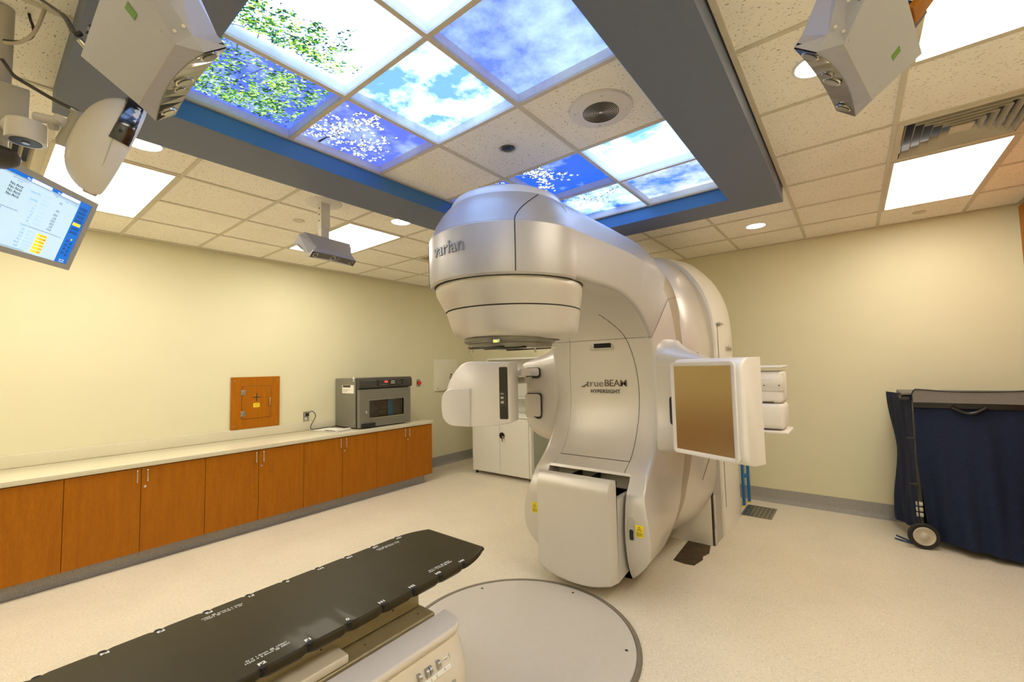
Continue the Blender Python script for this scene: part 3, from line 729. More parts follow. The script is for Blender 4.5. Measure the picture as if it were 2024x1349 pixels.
# --- drum between gantry and stand
DR = [(0,2.57), (.2,2.55), (.33,2.50), (.44,2.40), (.53,2.25), (.595,2.05), (.635,1.85), (.65,1.60), (.65,.80), (.645,.62), (.61,.46), (.51,.29), (.38,.175), (.2,.11), (0,.09)]
dc = curve([(a, 0, b) for a, b in DR], 4)
def dring(y, sc_, zc=1.30):
    h = [(p.x*sc_, (p.z-zc)*sc_+zc) for p in dc]
    return [(CX-a, y, b) for a, b in reversed(h[1:-1])]+[(CX+a, y, b) for a, b in h]
MB().loft([dring(3.46,.80), dring(3.50,.90), dring(3.58,.955), dring(3.72,.985), dring(3.90,1.0), dring(4.01,1.0), dring(4.03,.985)]).build('drum', M['shell2'], mach, 40)
groove([(CX+.644,3.62,1.66), (CX+.652,4.0,1.57)], .002); groove([(CX+.645,3.60,.66), (CX+.652,4.0,.90)], .002)
# --- stand
def arch(y, hw, top, zs=0.0):
    A = [(0,top), (.25*hw,top-.02), (.45*hw,top-.075), (.64*hw,top-.18), (.79*hw,top-.31), (.90*hw,top-.46), (.97*hw,top-.63), (hw,top-.86), (hw,top-1.1), (hw,.16), (hw,zs)]
    h = curve([(a, 0, b) for a, b in A], 4)
    return [(CX-p.x, y, p.z) for p in reversed(h[1:])]+[(CX+p.x, y, p.z) for p in h]
MB().loft([arch(4.030,.594,2.58), arch(4.034,.604,2.59), arch(4.050,.604,2.59), arch(4.055,.598,2.585)]).build('stand_gasket', M['seam'], mach, 40)
MB().loft([arch(4.016,.570,2.545), arch(4.029,.588,2.57), arch(4.031,.588,2.57)]).build('stand_front', M['shell2'], mach, 40)
MB().loft([arch(4.055,.600,2.585), arch(4.07,.606,2.59), arch(4.28,.612,2.615), arch(4.30,.606,2.61)]).build('stand_ring', M['shell'], mach, 40)
MB().loft([arch(4.295,.60,2.60), arch(4.305,.625,2.655), arch(4.33,.632,2.67), arch(4.80,.640,2.72), arch(4.98,.632,2.71), arch(5.04,.60,2.66)]).build('stand_cabinet', M['cabwhite'], mach, 40)
MB().box(CX-.615, CX+.615, 4.04, 4.08, 0, .145, .004).box(CX-.615, CX+.615, 4.045, 4.08, .15, .42, .004).build('stand_plinth', M['shell2'], mach)
groove([(CX+.30,4.036,.0), (CX+.30,4.04,.40)], .002)
for yy in (4.36,): groove([(CX+.634,yy,.25), (CX+.637,yy,1.93)], .002)
MB().box(CX+.63, CX+.66, 4.36, 4.52, 1.935, 1.95, .004).build('door_handle', M['steel'], mach)
gh = MB(); gh.tube(curve([(CX+.638,4.40,1.02), (CX+.652,4.44,.96), (CX+.652,4.52,.985), (CX+.638,4.58,1.02)], 5), .005, 8); gh.build('pull_handle', M['steel'], mach)
Ts = frame((CX+.6455, 4.735, 1.715), (0,1,0), (0,0,1), (1,0,0))
text('lettering', 'varian', .085, Ts, M['chrome'], mach, .004, None, .002, 1.15)

# --- detector panel on the right
ux = Vector((.926, -.378, 0)); nb = Vector((.378, .926, 0)); zz = Vector((0, 0, 1))
Tp = frame(Vector((-.725, 2.775, 0)), ux, zz, -nb)    # local x along panel, y up, z toward the room
W0, W1, Z0, Z1, TH = -.245, .250, .985, 1.600, .185
pr = []
for k, (x, ins) in enumerate([(W0,.05), (W0+.006,.022), (W0+.022,.006), (W0+.05,0), (W1-.035,0), (W1-.014,.002), (W1-.004,.010), (W1,.022)]):
    P = fillet([(x, Z0+.0, -TH), (x, Z0, -ins), (x, Z1, -ins), (x, Z1, -TH)], [0, .085, .085, 0], 8)
    pr.append([(p.x, p.y, p.z) for p in P])
MB(T=Tp).loft(pr).build('detector_housing', M['whitegloss'], mach, 50)
def rr_loft(T, spec, name, mat, par, cx=0, cy=0, sm=50):
    rgs = [[(cx+a, cy+b, z) for a, b in rrect(w_, h_, r)] for (w_, h_, r, z) in spec]
    return MB(T=T).loft(rgs).build(name, M[mat], par, sm)
gcx, gcy, gw, gh_ = -.0085, 1.292, .197, .262
rr_loft(Tp, [(gw+.028, gh_+.028, .035, -.004), (gw+.026, gh_+.026, .033, .008), (gw+.012, gh_+.012, .02, .010), (gw+.005, gh_+.005, .01, .004)], 'detector_bezel', 'whitegloss', mach, gcx, gcy)
rr_loft(Tp, [(gw, gh_, .004, .000), (gw, gh_, .004, .0048)], 'detector_plate', 'gold', mach, gcx, gcy, 20)
# arm that carries the detector
arm = MB()
arm.box(-.93, -.365, 3.27, 3.50, 1.300, 1.508, .022).box(-.93, -.362, 3.26, 3.51, 1.130, 1.298, .03)
arm.build('detector_arm', M['white'], mach, 50)
MB().box(-.95, -.358, 3.245, 3.525, 1.528, 1.545, .008).build('arm_cover', M['white'], mach)
MB().box(-.95, -.345, 3.245, 3.530, 1.105, 1.122, .008).build('arm_cover', M['white'], mach)
MB().box(-.90, -.36, 3.264, 3.28, 1.375, 1.455, .006).build('arm_plate', M['shell2'], mach)
MB().box(-.90, -.42, 3.270, 3.275, 1.304, 1.308).build('arm_gap', M['seam'], mach, 0)
for x in (-.47, -.385): MB().cyl((x, 3.262, 1.415), (0,1,0), .004, .006, 10).build('screw', M['seam'], mach)
link_ = MB().box(-.80, -.62, 2.93, 3.30, 1.20, 1.42, .03).build('arm_bracket', M['white'], mach, 50)

# --- kV source unit on the left
us = Vector((-.927, -.378, 0)); ns = Vector((-.378, .927, 0))   # ns = away from the viewer
ns = Vector((-.378, .927, 0)).normalized()
Tsrc = frame(Vector((-2.19, 2.735, 0)), -us, zz, -ns)       # local x to the right, y up, z toward the room
def sp_(s, z): return (-s, z)
outline = [(0.0,1.618), (.19,1.624), (.364,1.630), (.432,1.606), (.493,1.545), (.539,1.469), (.565,1.400), (.57,1.13), (.50,1.094), (.359,1.085), (.156,1.090), (0.0,1.120)]
def lens_body(out, zf, zb, ins, rad, name, mat):
    P = fillet([(-a, b, 0) for a, b in out], rad, 5, True)
    cx_ = sum(p.x for p in P)/len(P); cy_ = sum(p.y for p in P)/len(P)
    def ringz(i_, z): return [(p.x+(cx_-p.x)*i_/.3, p.y+(cy_-p.y)*i_/.27, z) for p in P]
    return MB(T=Tsrc).loft([ringz(ins, zf), ringz(ins*.35, zf-ins*.45), ringz(0, zf-ins*1.3), ringz(0, zb+.01), ringz(.01, zb)]).build(name, M[mat], mach, 50)
lens_body(outline, 0, -.24, .014, [.012,.03,.03,.04,.04,.04,.03,.05,.05,.05,.05,.012], 'xray_source_housing', 'whitegloss')
out2 = [(.34,1.408), (.517,1.412), (.575,1.385), (.604,1.34), (.610,1.26), (.600,1.16), (.565,1.115), (.522,1.092), (.35,1.085)]
lens_body(out2, .016, -.20, .018, [.01,.03,.03,.03,.04,.04,.03,.03,.01], 'source_lower_housing', 'whitegloss')
rr_loft(Tsrc, [(.040, .216, .012, -.004), (.040, .216, .012, .002), (.038, .214, .01, .0035)], 'window_frame', 'white', mach, -.057, 1.365)
rr_loft(Tsrc, [(.036, .211, .012, .003), (.036, .211, .012, .0045)], 'beam_window', 'blackgloss', mach, -.057, 1.365)
kb = MB(T=Tsrc); kb.box(-.088, -.030, 1.26, 1.375, .0045, .0055).build('window_inner_frame', M['greydark'], mach, 0)
kc = MB(T=Tsrc); kc.box(-.082, -.055, 1.28, 1.30, .0056, .007).box(-.082, -.058, 1.318, 1.335, .0056, .007).box(-.082, -.055, 1.355, 1.363, .0056, .007).build('collimator_leaf', M['shade'], mach, 0)
# arms from shoulder to source
MB().loft([[(x, y+a, z+b) for a, b in rrect(.07, .030, .02)] for x, y, z in ((-2.24, 3.02, 1.527), (-2.32, 3.05, 1.527), (-2.42, 3.07, 1.522), (-2.50, 3.03, 1.52))]).build('source_arm', M['white'], mach, 50)
MB().loft([[(x, y+a, z+b) for a, b in rrect(.06, .028, .02)] for x, y, z in ((-2.30, 3.14, 1.455), (-2.42, 3.15, 1.45), (-2.50, 3.10, 1.45))]).build('source_arm', M['shade'], mach, 50)
MB().box(-2.56, -2.37, 2.80, 3.10, 1.40, 1.56, .03).build('arm_elbow', M['white'], mach, 50)

# ================================================================== floor items
tt_ = empty('turntable_cover', (CX, 2.03, 0), 'large round beige metal floor plate in front of the treatment machine', 'floor plate')
TC = (-1.612, 2.03)
MB().lathe([(.0,.012), (.660,.012), (.664,.008), (.664,.0)], TC, 96).build('plate', M['plateau'], tt_, 30)
MB().lathe([(.667,.0), (.667,.011), (.672,.014), (.686,.014), (.692,.008), (.694,.0)], TC, 96).build('rim', M['platering'], tt_, 40)
for a in (89, 25, 152, -40, 215): MB().cyl((TC[0]+.61*math.cos(math.radians(a)), TC[1]+.61*math.sin(math.radians(a)), .0121), (0,0,1), .009, .001, 14).build('screw', M['seam'], tt_)
hp = MB().prism([(-1.218,3.562), (-1.13,3.545), (-1.058,3.557), (-1.030,3.70), (-1.045,3.76), (-1.02,3.85), (-1.052,4.035), (-1.236,4.035)], lambda a, b, t: (a, b, t), .0, .003).build('floor_patch', M['hatch'], None, 0)
tag(hp, 'dark brown stained patch of bare floor next to the machine base', 'floor patch')
fg = empty('floor_grille', (-.86, 5.2, 0), 'perforated steel floor plate against the back right of the machine base', 'floor grille')
MB().box(-1.0, -.72, 5.0, 5.40, 0, .004).build('plate', M['steel'], fg, 0)
hol = MB()
for i in range(7):
    for j in range(10): hol.box(-.985+i*.037, -.960+i*.037, 5.015+j*.038, 5.032+j*.038, .0041, .0046)
hol.build('perforations', M['greydark'], fg, 0)
mopr = empty('folded_floor_stand', (-1.04, 5.45, 0), 'pair of thin blue uprights with yellow feet leaning behind the machine base', 'stand')
for (y, x) in ((5.32, -1.02), (5.50, -1.00)):
    MB().box(x-.012, x+.012, y-.03, y+.03, .012, .52, .003).build('upright', M['blue'], mopr)
    MB().box(x-.014, x+.014, y-.032, y+.032, 0, .014, .003).build('foot', M['yellow'], mopr)
MB().box(-1.02, -1.0, 5.35, 5.47, .30, .33, .003).build('crossbar', M['blue'], mopr)

# ================================================================== treatment couch
KX = -1.67; KZ = .700; HW = .257
couch = empty('treatment_couch', (KX, .4, 0), 'glossy dark carbon fibre treatment table top on a beige couch frame in the foreground', 'couch')
idx = {'F4': .294, 'F3': .434, 'F2': .574, 'F1': .714, '0': .854, 'H1': .994, 'H2': 1.134, 'H3': 1.274, 'H4': 1.414}
allidx = sorted(list(idx.values())+[.154, .014, -.126, -.266])
def edge_pts():
    ys = [-.70+ i*.01 for i in range(int((1.585+.70)/.01)+1)]
    out = []
    for y in ys:
        d0 = min(abs(y-(q+.0)) for q in allidx)
        hw = HW
        if y > 1.40: hw = HW-.052*((y-1.40)/.185)**2.2
        if d0 < .017: hw -= .010*math.sqrt(max(0, 1-(d0/.017)**2))
        out.append((hw, y))
    return out
ep = edge_pts(); rings = []
for hw, y in ep:
    tz = KZ; th = .052 if y < 1.35 else .052-.030*((y-1.35)/.235)**1.5
    P = fillet([(0, y, tz), (hw, y, tz), (hw+.004, y, tz-.020), (hw-.03, y, tz-th), (0, y, tz-th)], [0, .012, .016, .03, 0], 4)
    rings.append([(KX-p.x, p.y, p.z) for p in reversed(P[1:-1])]+[(KX+p.x, p.y, p.z) for p in P])
# rounded nose
last = rings[-1]
for k, (dy, sc_) in enumerate(((.010, .94), (.016, .75), (.018, .4))):
    rings.append([(KX+(x-KX)*(1-.01*(k+1)), y+dy, KZ-.011+(z-KZ+.011)*sc_) for x, y, z in last])
MB().loft(rings).build('tabletop', M['carbon'], couch, 40)
for q in allidx:
    for s in (1, -1):
        nbx = MB(); xx = KX+s*(HW-.0135); nbx.cyl((xx, q, KZ-.024), (0,0,1), .0115, .0235, 16)
        nbx.build('index_notch', M['ceilblack'], couch)
for nme, y in idx.items():
    for s in (1, -1):
        Tt = frame((KX+s*(HW-.028), y+.004, KZ+.0006), (0,s,0), (-s,0,0), (0,0,1))
        text('index_mark', nme, .019, Tt, M['whiteink'], couch, .0002, None, .0006, 1.25)
for (y, a) in ((.61, 'Al = 1.0mm @ 100kV\nH2O = 5.4mm @ 60kV'), (1.325, 'Al = 1.0mm @ 100kV\nH2O = 5.4mm @ 60kV')):
    for s in (1, -1):
        Tt = frame((KX+s*(HW-.068), y, KZ+.0006), (0,s,0), (-s,0,0), (0,0,1))
        text('print', a, .0125, Tt, M['whiteink'], couch, .0002, None, 0., 1.1)
MB().box(KX-.155, KX+.155, -.70, 1.235, .560, .650, .006).build('table_carriage', M['olive'], couch)
MB().box(KX-.235, KX+.235, -.70, 1.255, .515, .553, .008).build('carriage_tray', M['olive'], couch)
MB().box(KX+.07, KX+.235, -.70, .86, .555, .585, .006).build('cable_cover', M['beige'], couch)
for y in (.5, .8, 1.1): MB().cyl((KX+.155, y, .60), (1,0,0), .003, .002, 8).build('screw', M['seam'], couch)
for y in (.95, 1.2): MB().cyl((KX+.19, y, .5535), (0,0,1), .003, .0015, 8).build('screw', M['seam'], couch)
def yl(y): return y
# side consoles: hand rail cap on top, sloped keypad below
def console(s):
    rg = []
    X0, X1 = .258, .378
    for (y, k) in ((-.70,1), (1.20,1), (1.24,.97), (1.27,.85), (1.285,.6)):
        P = fillet([(X0, y, .500), (X0, y, .558), (X0+(X1-X0)*1.0*k-.02*0, y, .552), (X0+(X1-X0)*k+.004, y, .535), (X0+(X1-X0)*k-.012, y, .512)], [0, .006, .022, .012, .004], 5)
        rg.append([(KX+s*p.x, p.y, p.z) for p in P])
    MB().loft(rg).build('hand_rail', M['beige'], couch, 50)
    rg = []
    for (y, k) in ((-.70,1), (1.20,1), (1.245,.96), (1.275,.84), (1.288,.62)):
        P = fillet([(X0-.02, y, .26), (X0-.02, y, .515), (X0+.105*k, y, .510), (X0+.118*k, y, .490), (X0+.158*k, y, .405), (X0+.158*k, y, .30), (X0+.13*k, y, .26)], [0, 0, .008, .012, .03, .02, .02], 5)
        rg.append([(KX+s*p.x, p.y, p.z) for p in P])
    MB().loft(rg).build('console', M['beige'], couch, 50)
console(1); console(-1)
MB().box(KX-.245, KX+.245, -.66, 1.10, .28, .515, .01).build('couch_body', M['beige'], couch)
MB().box(KX-.20, KX+.20, -.60, .55, .0, .30, .03).build('pedestal', M['beige'], couch)
# keypad on sloped face : local frame x along +y(world), y up the slope, z outward
slx = Vector((.045, 0, -.088)).normalized(); sup = -slx; so = Vector((.088, 0, .045)).normalized()
Tk = frame((KX+.258+.1395, .95, .4475), (0,1,0), (sup.x, 0, sup.z), (so.x, 0, so.z))
def key(x, y, w_, h_, mat='white', nm='button', t=.006, r=.004): rr_loft(Tk, [(w_/2, h_/2, r, -.004), (w_/2, h_/2, r, t-.001), (w_/2-.0012, h_/2-.0012, r*.8, t)], nm, mat, couch, x, y, 40)
for i in range(3): key(-.16+i*.045, .018, .026, .024, 'beige'); text('button_mark', '+', .014, Tk @ Matrix.Translation((-.16+i*.045, .018, .0065)), M['ink'], couch, .0002)
key(-.02, .020, .026, .026, 'paper', r=.012); key(.018, .020, .026, .026, 'paper', r=.012)
key(-.04, -.014, .026, .026, 'paper', r=.012); key(-.002, -.014, .028, .026, 'paper', r=.012); key(.036, -.012, .034, .030, 'paper', r=.005)
text('button_mark', '*', .022, Tk @ Matrix.Translation((.036, -.014, .0062)), M['ink'], couch, .0003, None, .001)
key(-.08, -.014, .03, .022, 'paper'); text('button_mark', '++', .016, Tk @ Matrix.Translation((-.08, -.014, .0065)), M['ink'], couch, .0002)
key(.155, -.008, .155, .016, 'paper', 'key_strip', .005, .007)
for x in (.10, .135, .16, .20): text('button_mark', '|' if x < .19 else '*', .014, Tk @ Matrix.Translation((x, -.008, .0055)), M['ink'], couch, .0003)
for x in (.09, .125, .14, .18):
    mw = MB(T=Tk @ Matrix.Translation((x, .020, 0)))
    mw.cyl((-.006, 0, .0), (1, 0, 0), .016, .012, 24); mw.build('thumb_wheel', M['steel'], couch, 50)
for x, y, w_, h_ in ((.215, .022, .022, .010), (.235, .024, .010, .024)):
    key(x, y, w_, h_, 'paper', t=.004, r=.001); key(x, y, w_-.004, h_-.004, 'steel', 'button_icon', .0045, .001)
# pendant hook and cable slot on the vertical face
Tv = frame((KX+.258+.1585, 1.02, .35), (0,1,0), (0,0,1), (1,0,0))
rr_loft(Tv, [(.032, .030, .003, -.003), (.032, .030, .003, .004)], 'hook_plate', 'steel', couch, .14, .012)
MB(T=Tv).prism([(.14,-.008), (.152,.012), (.14,.032), (.128,.012)], lambda a, b, t: (a, b, t), .004, .006).build('diamond_mark', M['ink'], couch, 0)
MB(T=Tv).box(-.25, .11, .006, .016, -.001, .0015).build('panel_gap', M['seam'], couch, 0)

# ================================================================== left counter
E2 = [.033, .481, .933, 1.391, 1.844, 2.297, 2.747, 3.211, 3.666, 4.105]
DY = [-.43, .0275, .4810+.0, .9335, 1.3875, 1.8410, 2.2945, 2.7475, 3.2050, 3.6585, 4.104]
DY = [-.8825, -.43, .0275, .481, .9335, 1.391, 1.844, 2.297, 2.747, 3.209, 3.6625, 4.112]
FX = -4.732
names = ['beside the left frame edge, nearest the camera', 'second from the left frame edge', 'below the wooden access panel', 'under the warming cabinet left side', 'at the far end below the warming cabinet']
units = [(1, 3), (3, 5), (5, 7), (7, 9), (9, 11)]
units = [(0, 1), (1, 3), (3, 5), (5, 7), (7, 9), (9, 11)]
labs = ['out', 'maple base cabinet cut by the left edge of the picture', 'maple base cabinet with two doors, first full one from the left frame edge', 'maple base cabinet with two doors below the square wooden wall panel',
        'maple base cabinet with two doors below the power socket and open papers', 'maple base cabinet with two doors at the far end under the grey warming cabinet']
for ui, (a, b) in enumerate(units):
    if ui == 0: continue
    y0, y1 = DY[a], DY[b]
    cb = empty('base_cabinet', (-5.05, (y0+y1)/2, 0), labs[ui], 'cabinet', 'maple base cabinets along the left wall')
    bx = MB(); bx.box(XL+.002, FX-.022, y0, y1, .108, .803); bx.build('body', M['wood'], cb, 0)
    for k in (a, a+1):
        d = MB().box(FX-.019, FX, DY[k]+.0018, DY[k+1]-.0018, .110, .798, .0012).build('door', M['wood'], cb, 0)
        right = (k == a)           # handle sits by the meeting edge of the pair
        hy = DY[k+1]-.030 if right else DY[k]+.038
        h = MB(); h.tube(fillet([(FX-.001, hy, .782), (FX+.028, hy, .782), (FX+.028, hy, .682), (FX-.001, hy, .682)], .012, 5), .0048, 10)
        h.build('handle', M['chrome'], d, 50)
        if not right: MB().cyl((FX-.001, hy-.012, .641), (1,0,0), .010, .004, 20).build('lock', M['chrome'], d, 40)
tk = MB(); tk.box(XL+.002, -4.80, -1.5, 4.02, .0, .108)
tk.loft([[(-4.80+a, y, z) for a, z in ((0,0), (.030,0), (.012,.006), (.004,.02), (0,.04))] for y in (-1.5, 4.02)])
tag(tk.build('plinth', M['cove'], None, 0), 'grey speckled toe kick plinth below the maple cabinets', 'plinth')
wt = MB(); wt.box(XL+.002, -4.718, -1.5, 4.128, .806, .845, .003)
wko = wt.build('worktop', M['corian'], None, 30)
tag(wko, 'long cream solid-surface worktop on the maple cabinets along the left wall', 'worktop')
bs = MB().box(XL+.002, XL+.020, -1.5, 4.128, .846, .953, .003).build('backsplash', M['corian'], None, 30)
tag(bs, 'low cream backsplash strip on the left wall behind the worktop', 'backsplash')

# --- warming cabinet
wx0, wx1, wy0, wy1, wz0, wz1 = -5.376, -4.83, 3.02, 3.82, .847, 1.478
wc = empty('warming_cabinet', ((wx0+wx1)/2, (wy0+wy1)/2, wz0), 'grey steel warming cabinet with a glass door standing on the worktop', 'warming cabinet')
MB().box(wx0, wx1-.075, wy0, wy1, wz0+.012, wz1, .006).build('housing', M['greypaint'], wc)
for x in (wx0+.05, wx1-.12):
    for y in (wy0+.05, wy1-.05): MB().cyl((x, y, wz0-.002), (0,0,1), .016, .016, 12).build('foot', M['black'], wc)
MB().box(wx1-.077, wx1-.055, wy0+.004, wy1-.004, wz0+.02, wz1-.006, .004).build('door_gasket', M['black'], wc)
dr = MB()
zt = 1.335; wy = (3.166, 3.700); wz_ = (.972, 1.193)
X0, X1 = wx1-.055, wx1
dr.box(X0, X1, wy0+.012, wy[0], wz0+.012, zt).box(X0, X1, wy[1], wy1-.004, wz0+.012, zt).box(X0, X1, wy[0], wy[1], wz0+.012, wz_[0]).box(X0, X1, wy[0], wy[1], wz_[1], zt)
door = dr.build('door', M['greypaint'], wc, 0)
fr = MB()
for (a, b, c, d) in ((wy[0]-.004, wy[1]+.004, wz_[0]-.008, wz_[0]), (wy[0]-.004, wy[1]+.004, wz_[1], wz_[1]+.004), (wy[0]-.004, wy[0], wz_[0], wz_[1]), (wy[1], wy[1]+.004, wz_[0], wz_[1])):
    fr.box(X1-.03, X1+.003, a, b, c, d)
fr.build('window_trim', M['chrome'], door, 0)
cv = MB(); cv.box(X0-.0, X0+.003, wy[0], wy[1], wz_[0], wz_[1]); cv.build('cavity_back', plain('cavity_brown', (.07,.022,.012), .6), wc, 0)
fl = MB()
for k in range(26):
    y = wy[0]+.03+random.random()*.24; z = wz_[0]+.012+random.random()*.12
    fl.tube([(X0+.010, y, z), (X0+.012, y+.03, z+.012), (X0+.010, y+.06, z+.002)], .0025, 5)
fo = fl.build('folded_sheets', plain('grey_crumpled_plastic', (.16,.14,.10), .4), wc); fo['kind'] = 'stuff'
MB().box(X0+.004, X0+.012, wy[0]+.315, wy[0]+.395, wz_[0]+.004, wz_[1]-.004, .002).build('blue_pack', M['blue'], wc)
gm, gnt, gbs = newmat('clear_door_glass'); setin(gbs, Base_Color=(.8,.85,.8,1), Roughness=.02); gbs.inputs['Transmission Weight'].default_value = 1.0
MB().box(X1-.018, X1-.014, wy[0], wy[1], wz_[0], wz_[1]).build('door_glass', gm, door, 0)
ctl = MB()
P = fillet([(X0-.02, wz1-.002, 0), (X1-.02, wz1+.004, 0), (X1+.012, wz1-.02, 0), (X1+.016, wz1-.12, 0), (X1-.02, zt+.004, 0), (X0-.02, zt+.004, 0)], [0, .02, .02, .02, .01, 0], 4)
ctl.loft([[(p.x, y, p.y) for p in P] for y in (wy0+.006, wy1+.012)]).build('control_hood', M['greydark'], wc, 50)
MB().box(X1+.010, X1+.0165, 3.27, 3.68, 1.370, 1.452, .002).build('control_panel', M['blackgloss'], wc)
MB().box(X1+.0165, X1+.018, 3.385, 3.435, 1.412, 1.434).build('red_readout', M['ledred'], wc, 0)
for k in range(4): MB().box(X1+.0165, X1+.018, 3.33+k*.035, 3.35+k*.035, 1.382, 1.392).build('control_button', M['greypaint'], wc, 0)
for k in range(2): MB().box(X1+.0165, X1+.018, 3.485, 3.545, 1.398+k*.024, 1.406+k*.024).build('control_print', M['paper'], wc, 0)
MB().box(X1+.0165, X1+.0175, 3.57, 3.65, 1.392, 1.432).build('data_plate', M['greydark'], wc, 0)
lk = MB(); lk.cyl((X1-.002, 3.118, 1.055), (1,0,0), .015, .012, 20).box(X1+.008, X1+.022, 3.108, 3.128, 1.030, 1.050, .003); lk.build('door_latch', M['chrome'], door)
MB().box(X1-.004, X1+.020, 3.055, 3.250, .862, .912, .006).build('door_handle', M['black'], door)
Tn = frame((-5.072, wy0-.001, 1.34), (1,0,0), (0,0,1), (0,-1,0))
nl = MB(T=Tn).box(-.135, .135, -.052, .052, 0, .001).build('notice_label', M['paper'], wc, 0)
MB(T=Tn).box(-.12, .06, .022, .050, .001, .0014).box(-.12, .04, -.012, -.008, .001, .0014).box(-.12, .0, -.03, -.026, .001, .0014).build('label_print', M['greydark'], nl, 0)
MB(T=Tn).box(.115, .145, .10, .155, 0, .001).build('small_label', M['paper'], wc, 0)
MB(T=Tn).box(.115, .145, .112, .125, .001, .0012).build('label_blue', M['blue'], wc, 0)

# --- papers, cable, outlet, access door, stop button, electrical panel
pp = empty('ring_binder', (-5.08, 2.83, .845), 'open white ring binder with papers lying on the worktop beside the warming cabinet', 'binder')
a_ = math.radians(12)
Tb = frame((-5.10, 2.835, .8465), (math.cos(a_), math.sin(a_), 0), (-math.sin(a_), math.cos(a_), 0), (0,0,1))
MB(T=Tb).box(-.235, .22, -.115, .115, 0, .003, .001).build('cover', M['white'], pp)
MB(T=Tb).box(.185, .222, -.115, .08, .003, .028, .006).build('spine', M['white'], pp)
for k in range(3): MB(T=Tb).box(-.20+k*.01, .17-k*.012, -.10+k*.008, .105-k*.004, .0035+k*.0022, .0052+k*.0022).build('sheets', M['paper'], pp, 0)
MB(T=Tb).box(-.02, .16, -.115, -.10, .010, .013).build('clip', M['black'], pp, 0)
ol = empty('power_socket', (XL, 2.642, 1.017), 'steel plated power socket in the left wall with a black plug', 'socket')
MB().box(XL-.001, XL+.005, 2.607, 2.678, .960, 1.075, .002).build('plate', M['steel'], ol)
for z in (.992, 1.043): MB().box(XL+.004, XL+.008, 2.625, 2.660, z-.014, z+.014, .006).build('outlet', M['cabwhite'], ol)
cbp = MB().tube(curve([(XL+.04, 2.646, 1.045), (XL+.085, 2.675, 1.085), (XL+.10, 2.715, 1.02), (XL+.09, 2.66, .90), (XL+.06, 2.70, .856), (XL+.04, 2.85, .853), (XL+.04, 2.98, .853), (XL+.05, 3.02, .870)], 6), .0045, 8).build('power_cord', M['cable'], wc, 60)
MB().box(XL+.008, XL+.045, 2.628, 2.664, 1.022, 1.060, .006).build('plug', M['black'], cbp)
ap = empty('wall_access_panel', (XL, 2.06, 1.24), 'square maple wall panel with a small hinged door and a cross-shaped cut-out', 'wall panel')
MB().box(XL-.001, XL+.020, 1.806, 2.318, .946, 1.529, .001).build('panel_frame', M['wood'], ap, 0)
dm = MB().box(XL+.019, XL+.024, 1.915, 2.215, 1.062, 1.424, .001).build('access_door', M['wood'], ap, 0)
sg = MB()
for (a, b, c, d) in ((1.911,2.219,1.424,1.427), (1.911,2.219,1.059,1.062), (1.911,1.915,1.059,1.427), (2.215,2.219,1.059,1.427)): sg.box(XL+.019, XL+.0212, a, b, c, d)
sg.build('door_gap', M['seam'], ap, 0)
MB().box(XL+.0235, XL+.0248, 2.020, 2.108, 1.291, 1.300).box(XL+.0235, XL+.0248, 2.059, 2.069, 1.252, 1.340).build('cross_cutout', M['ink'], dm, 0)
MB().box(XL+.0235, XL+.0246, 2.030, 2.096, 1.183, 1.230).build('warning_label', M['yellow'], dm, 0)
MB().box(XL+.0247, XL+.0249, 2.038, 2.088, 1.214, 1.220).box(XL+.0247, XL+.0249, 2.038, 2.088, 1.203, 1.207).box(XL+.0247, XL+.0249, 2.038, 2.080, 1.193, 1.197).build('label_print', plain('olive_ink', (.4,.3,.02)), dm, 0)
MB().tube(fillet([(XL+.023, 2.197, 1.285), (XL+.050, 2.197, 1.285), (XL+.050, 2.197, 1.200), (XL+.023, 2.197, 1.200)], .01, 4), .0045, 8).build('handle', M['chrome'], dm, 50)
for z in (1.355, 1.118): MB().box(XL+.0235, XL+.028, 1.902, 1.948, z-.028, z+.028, .002).build('hinge', M['steel'], ap)
for y in (1.84, 2.285):
    for z in (.99, 1.488): MB().cyl((XL+.019, y, z), (1,0,0), .007, .003, 14).build('screw', M['chrome'], ap)
eb = empty('emergency_button', (XL, 4.425, 1.36), 'red emergency stop button on a steel plate right of the warming cabinet', 'button')
MB().box(XL-.001, XL+.004, 4.385, 4.455, 1.302, 1.418, .002).build('plate', M['steel'], eb)
eb_ = MB(); eb_.tube([(XL+.003, 4.425, 1.36), (XL+.02, 4.425, 1.36)], .014, 20); eb_.build('stem', M['black'], eb)
MB().tube([(XL+.018, 4.425, 1.36), (XL+.022, 4.425, 1.36), (XL+.034, 4.425, 1.36), (XL+.040, 4.425, 1.36)], [.026, .031, .031, .022], 24).build('push_button', M['red'], eb, 50)
M['panelcream'] = plain('cream_panel_enamel', (.80,.76,.60), .6, var=.01)
ep_ = empty('electrical_panel', (XL, 5.0, 1.47), 'cream electrical panel box on the left wall behind the silver source unit', 'electrical panel')
MB().box(XL-.001, XL+.03, 4.746, 5.25, 1.212, 1.732, .004).build('box', M['panelcream'], ep_)
MB().box(XL+.029, XL+.033, 4.775, 5.22, 1.235, 1.712, .002).build('door', M['panelcream'], ep_)
MB().box(XL+.033, XL+.034, 4.93, 5.03, 1.66, 1.71).build('label', M['paper'], ep_, 0)
MB().box(XL+.033, XL+.034, 4.94, 5.02, 1.692, 1.696).box(XL+.033, XL+.034, 4.94, 5.02, 1.680, 1.684).build('label_print', M['shade'], ep_, 0)
MB().cyl((XL+.032, 5.10, 1.475), (1,0,0), .016, .006, 16).build('lock', M['ink'], ep_)
MB().box(XL+.033, XL+.036, 5.06, 5.13, 1.405, 1.445).build('latch', M['steel'], ep_)
MB().cyl((XL+.032, 4.80, 1.255), (1,0,0), .012, .003, 14).build('stamp', M['steel'], ep_)

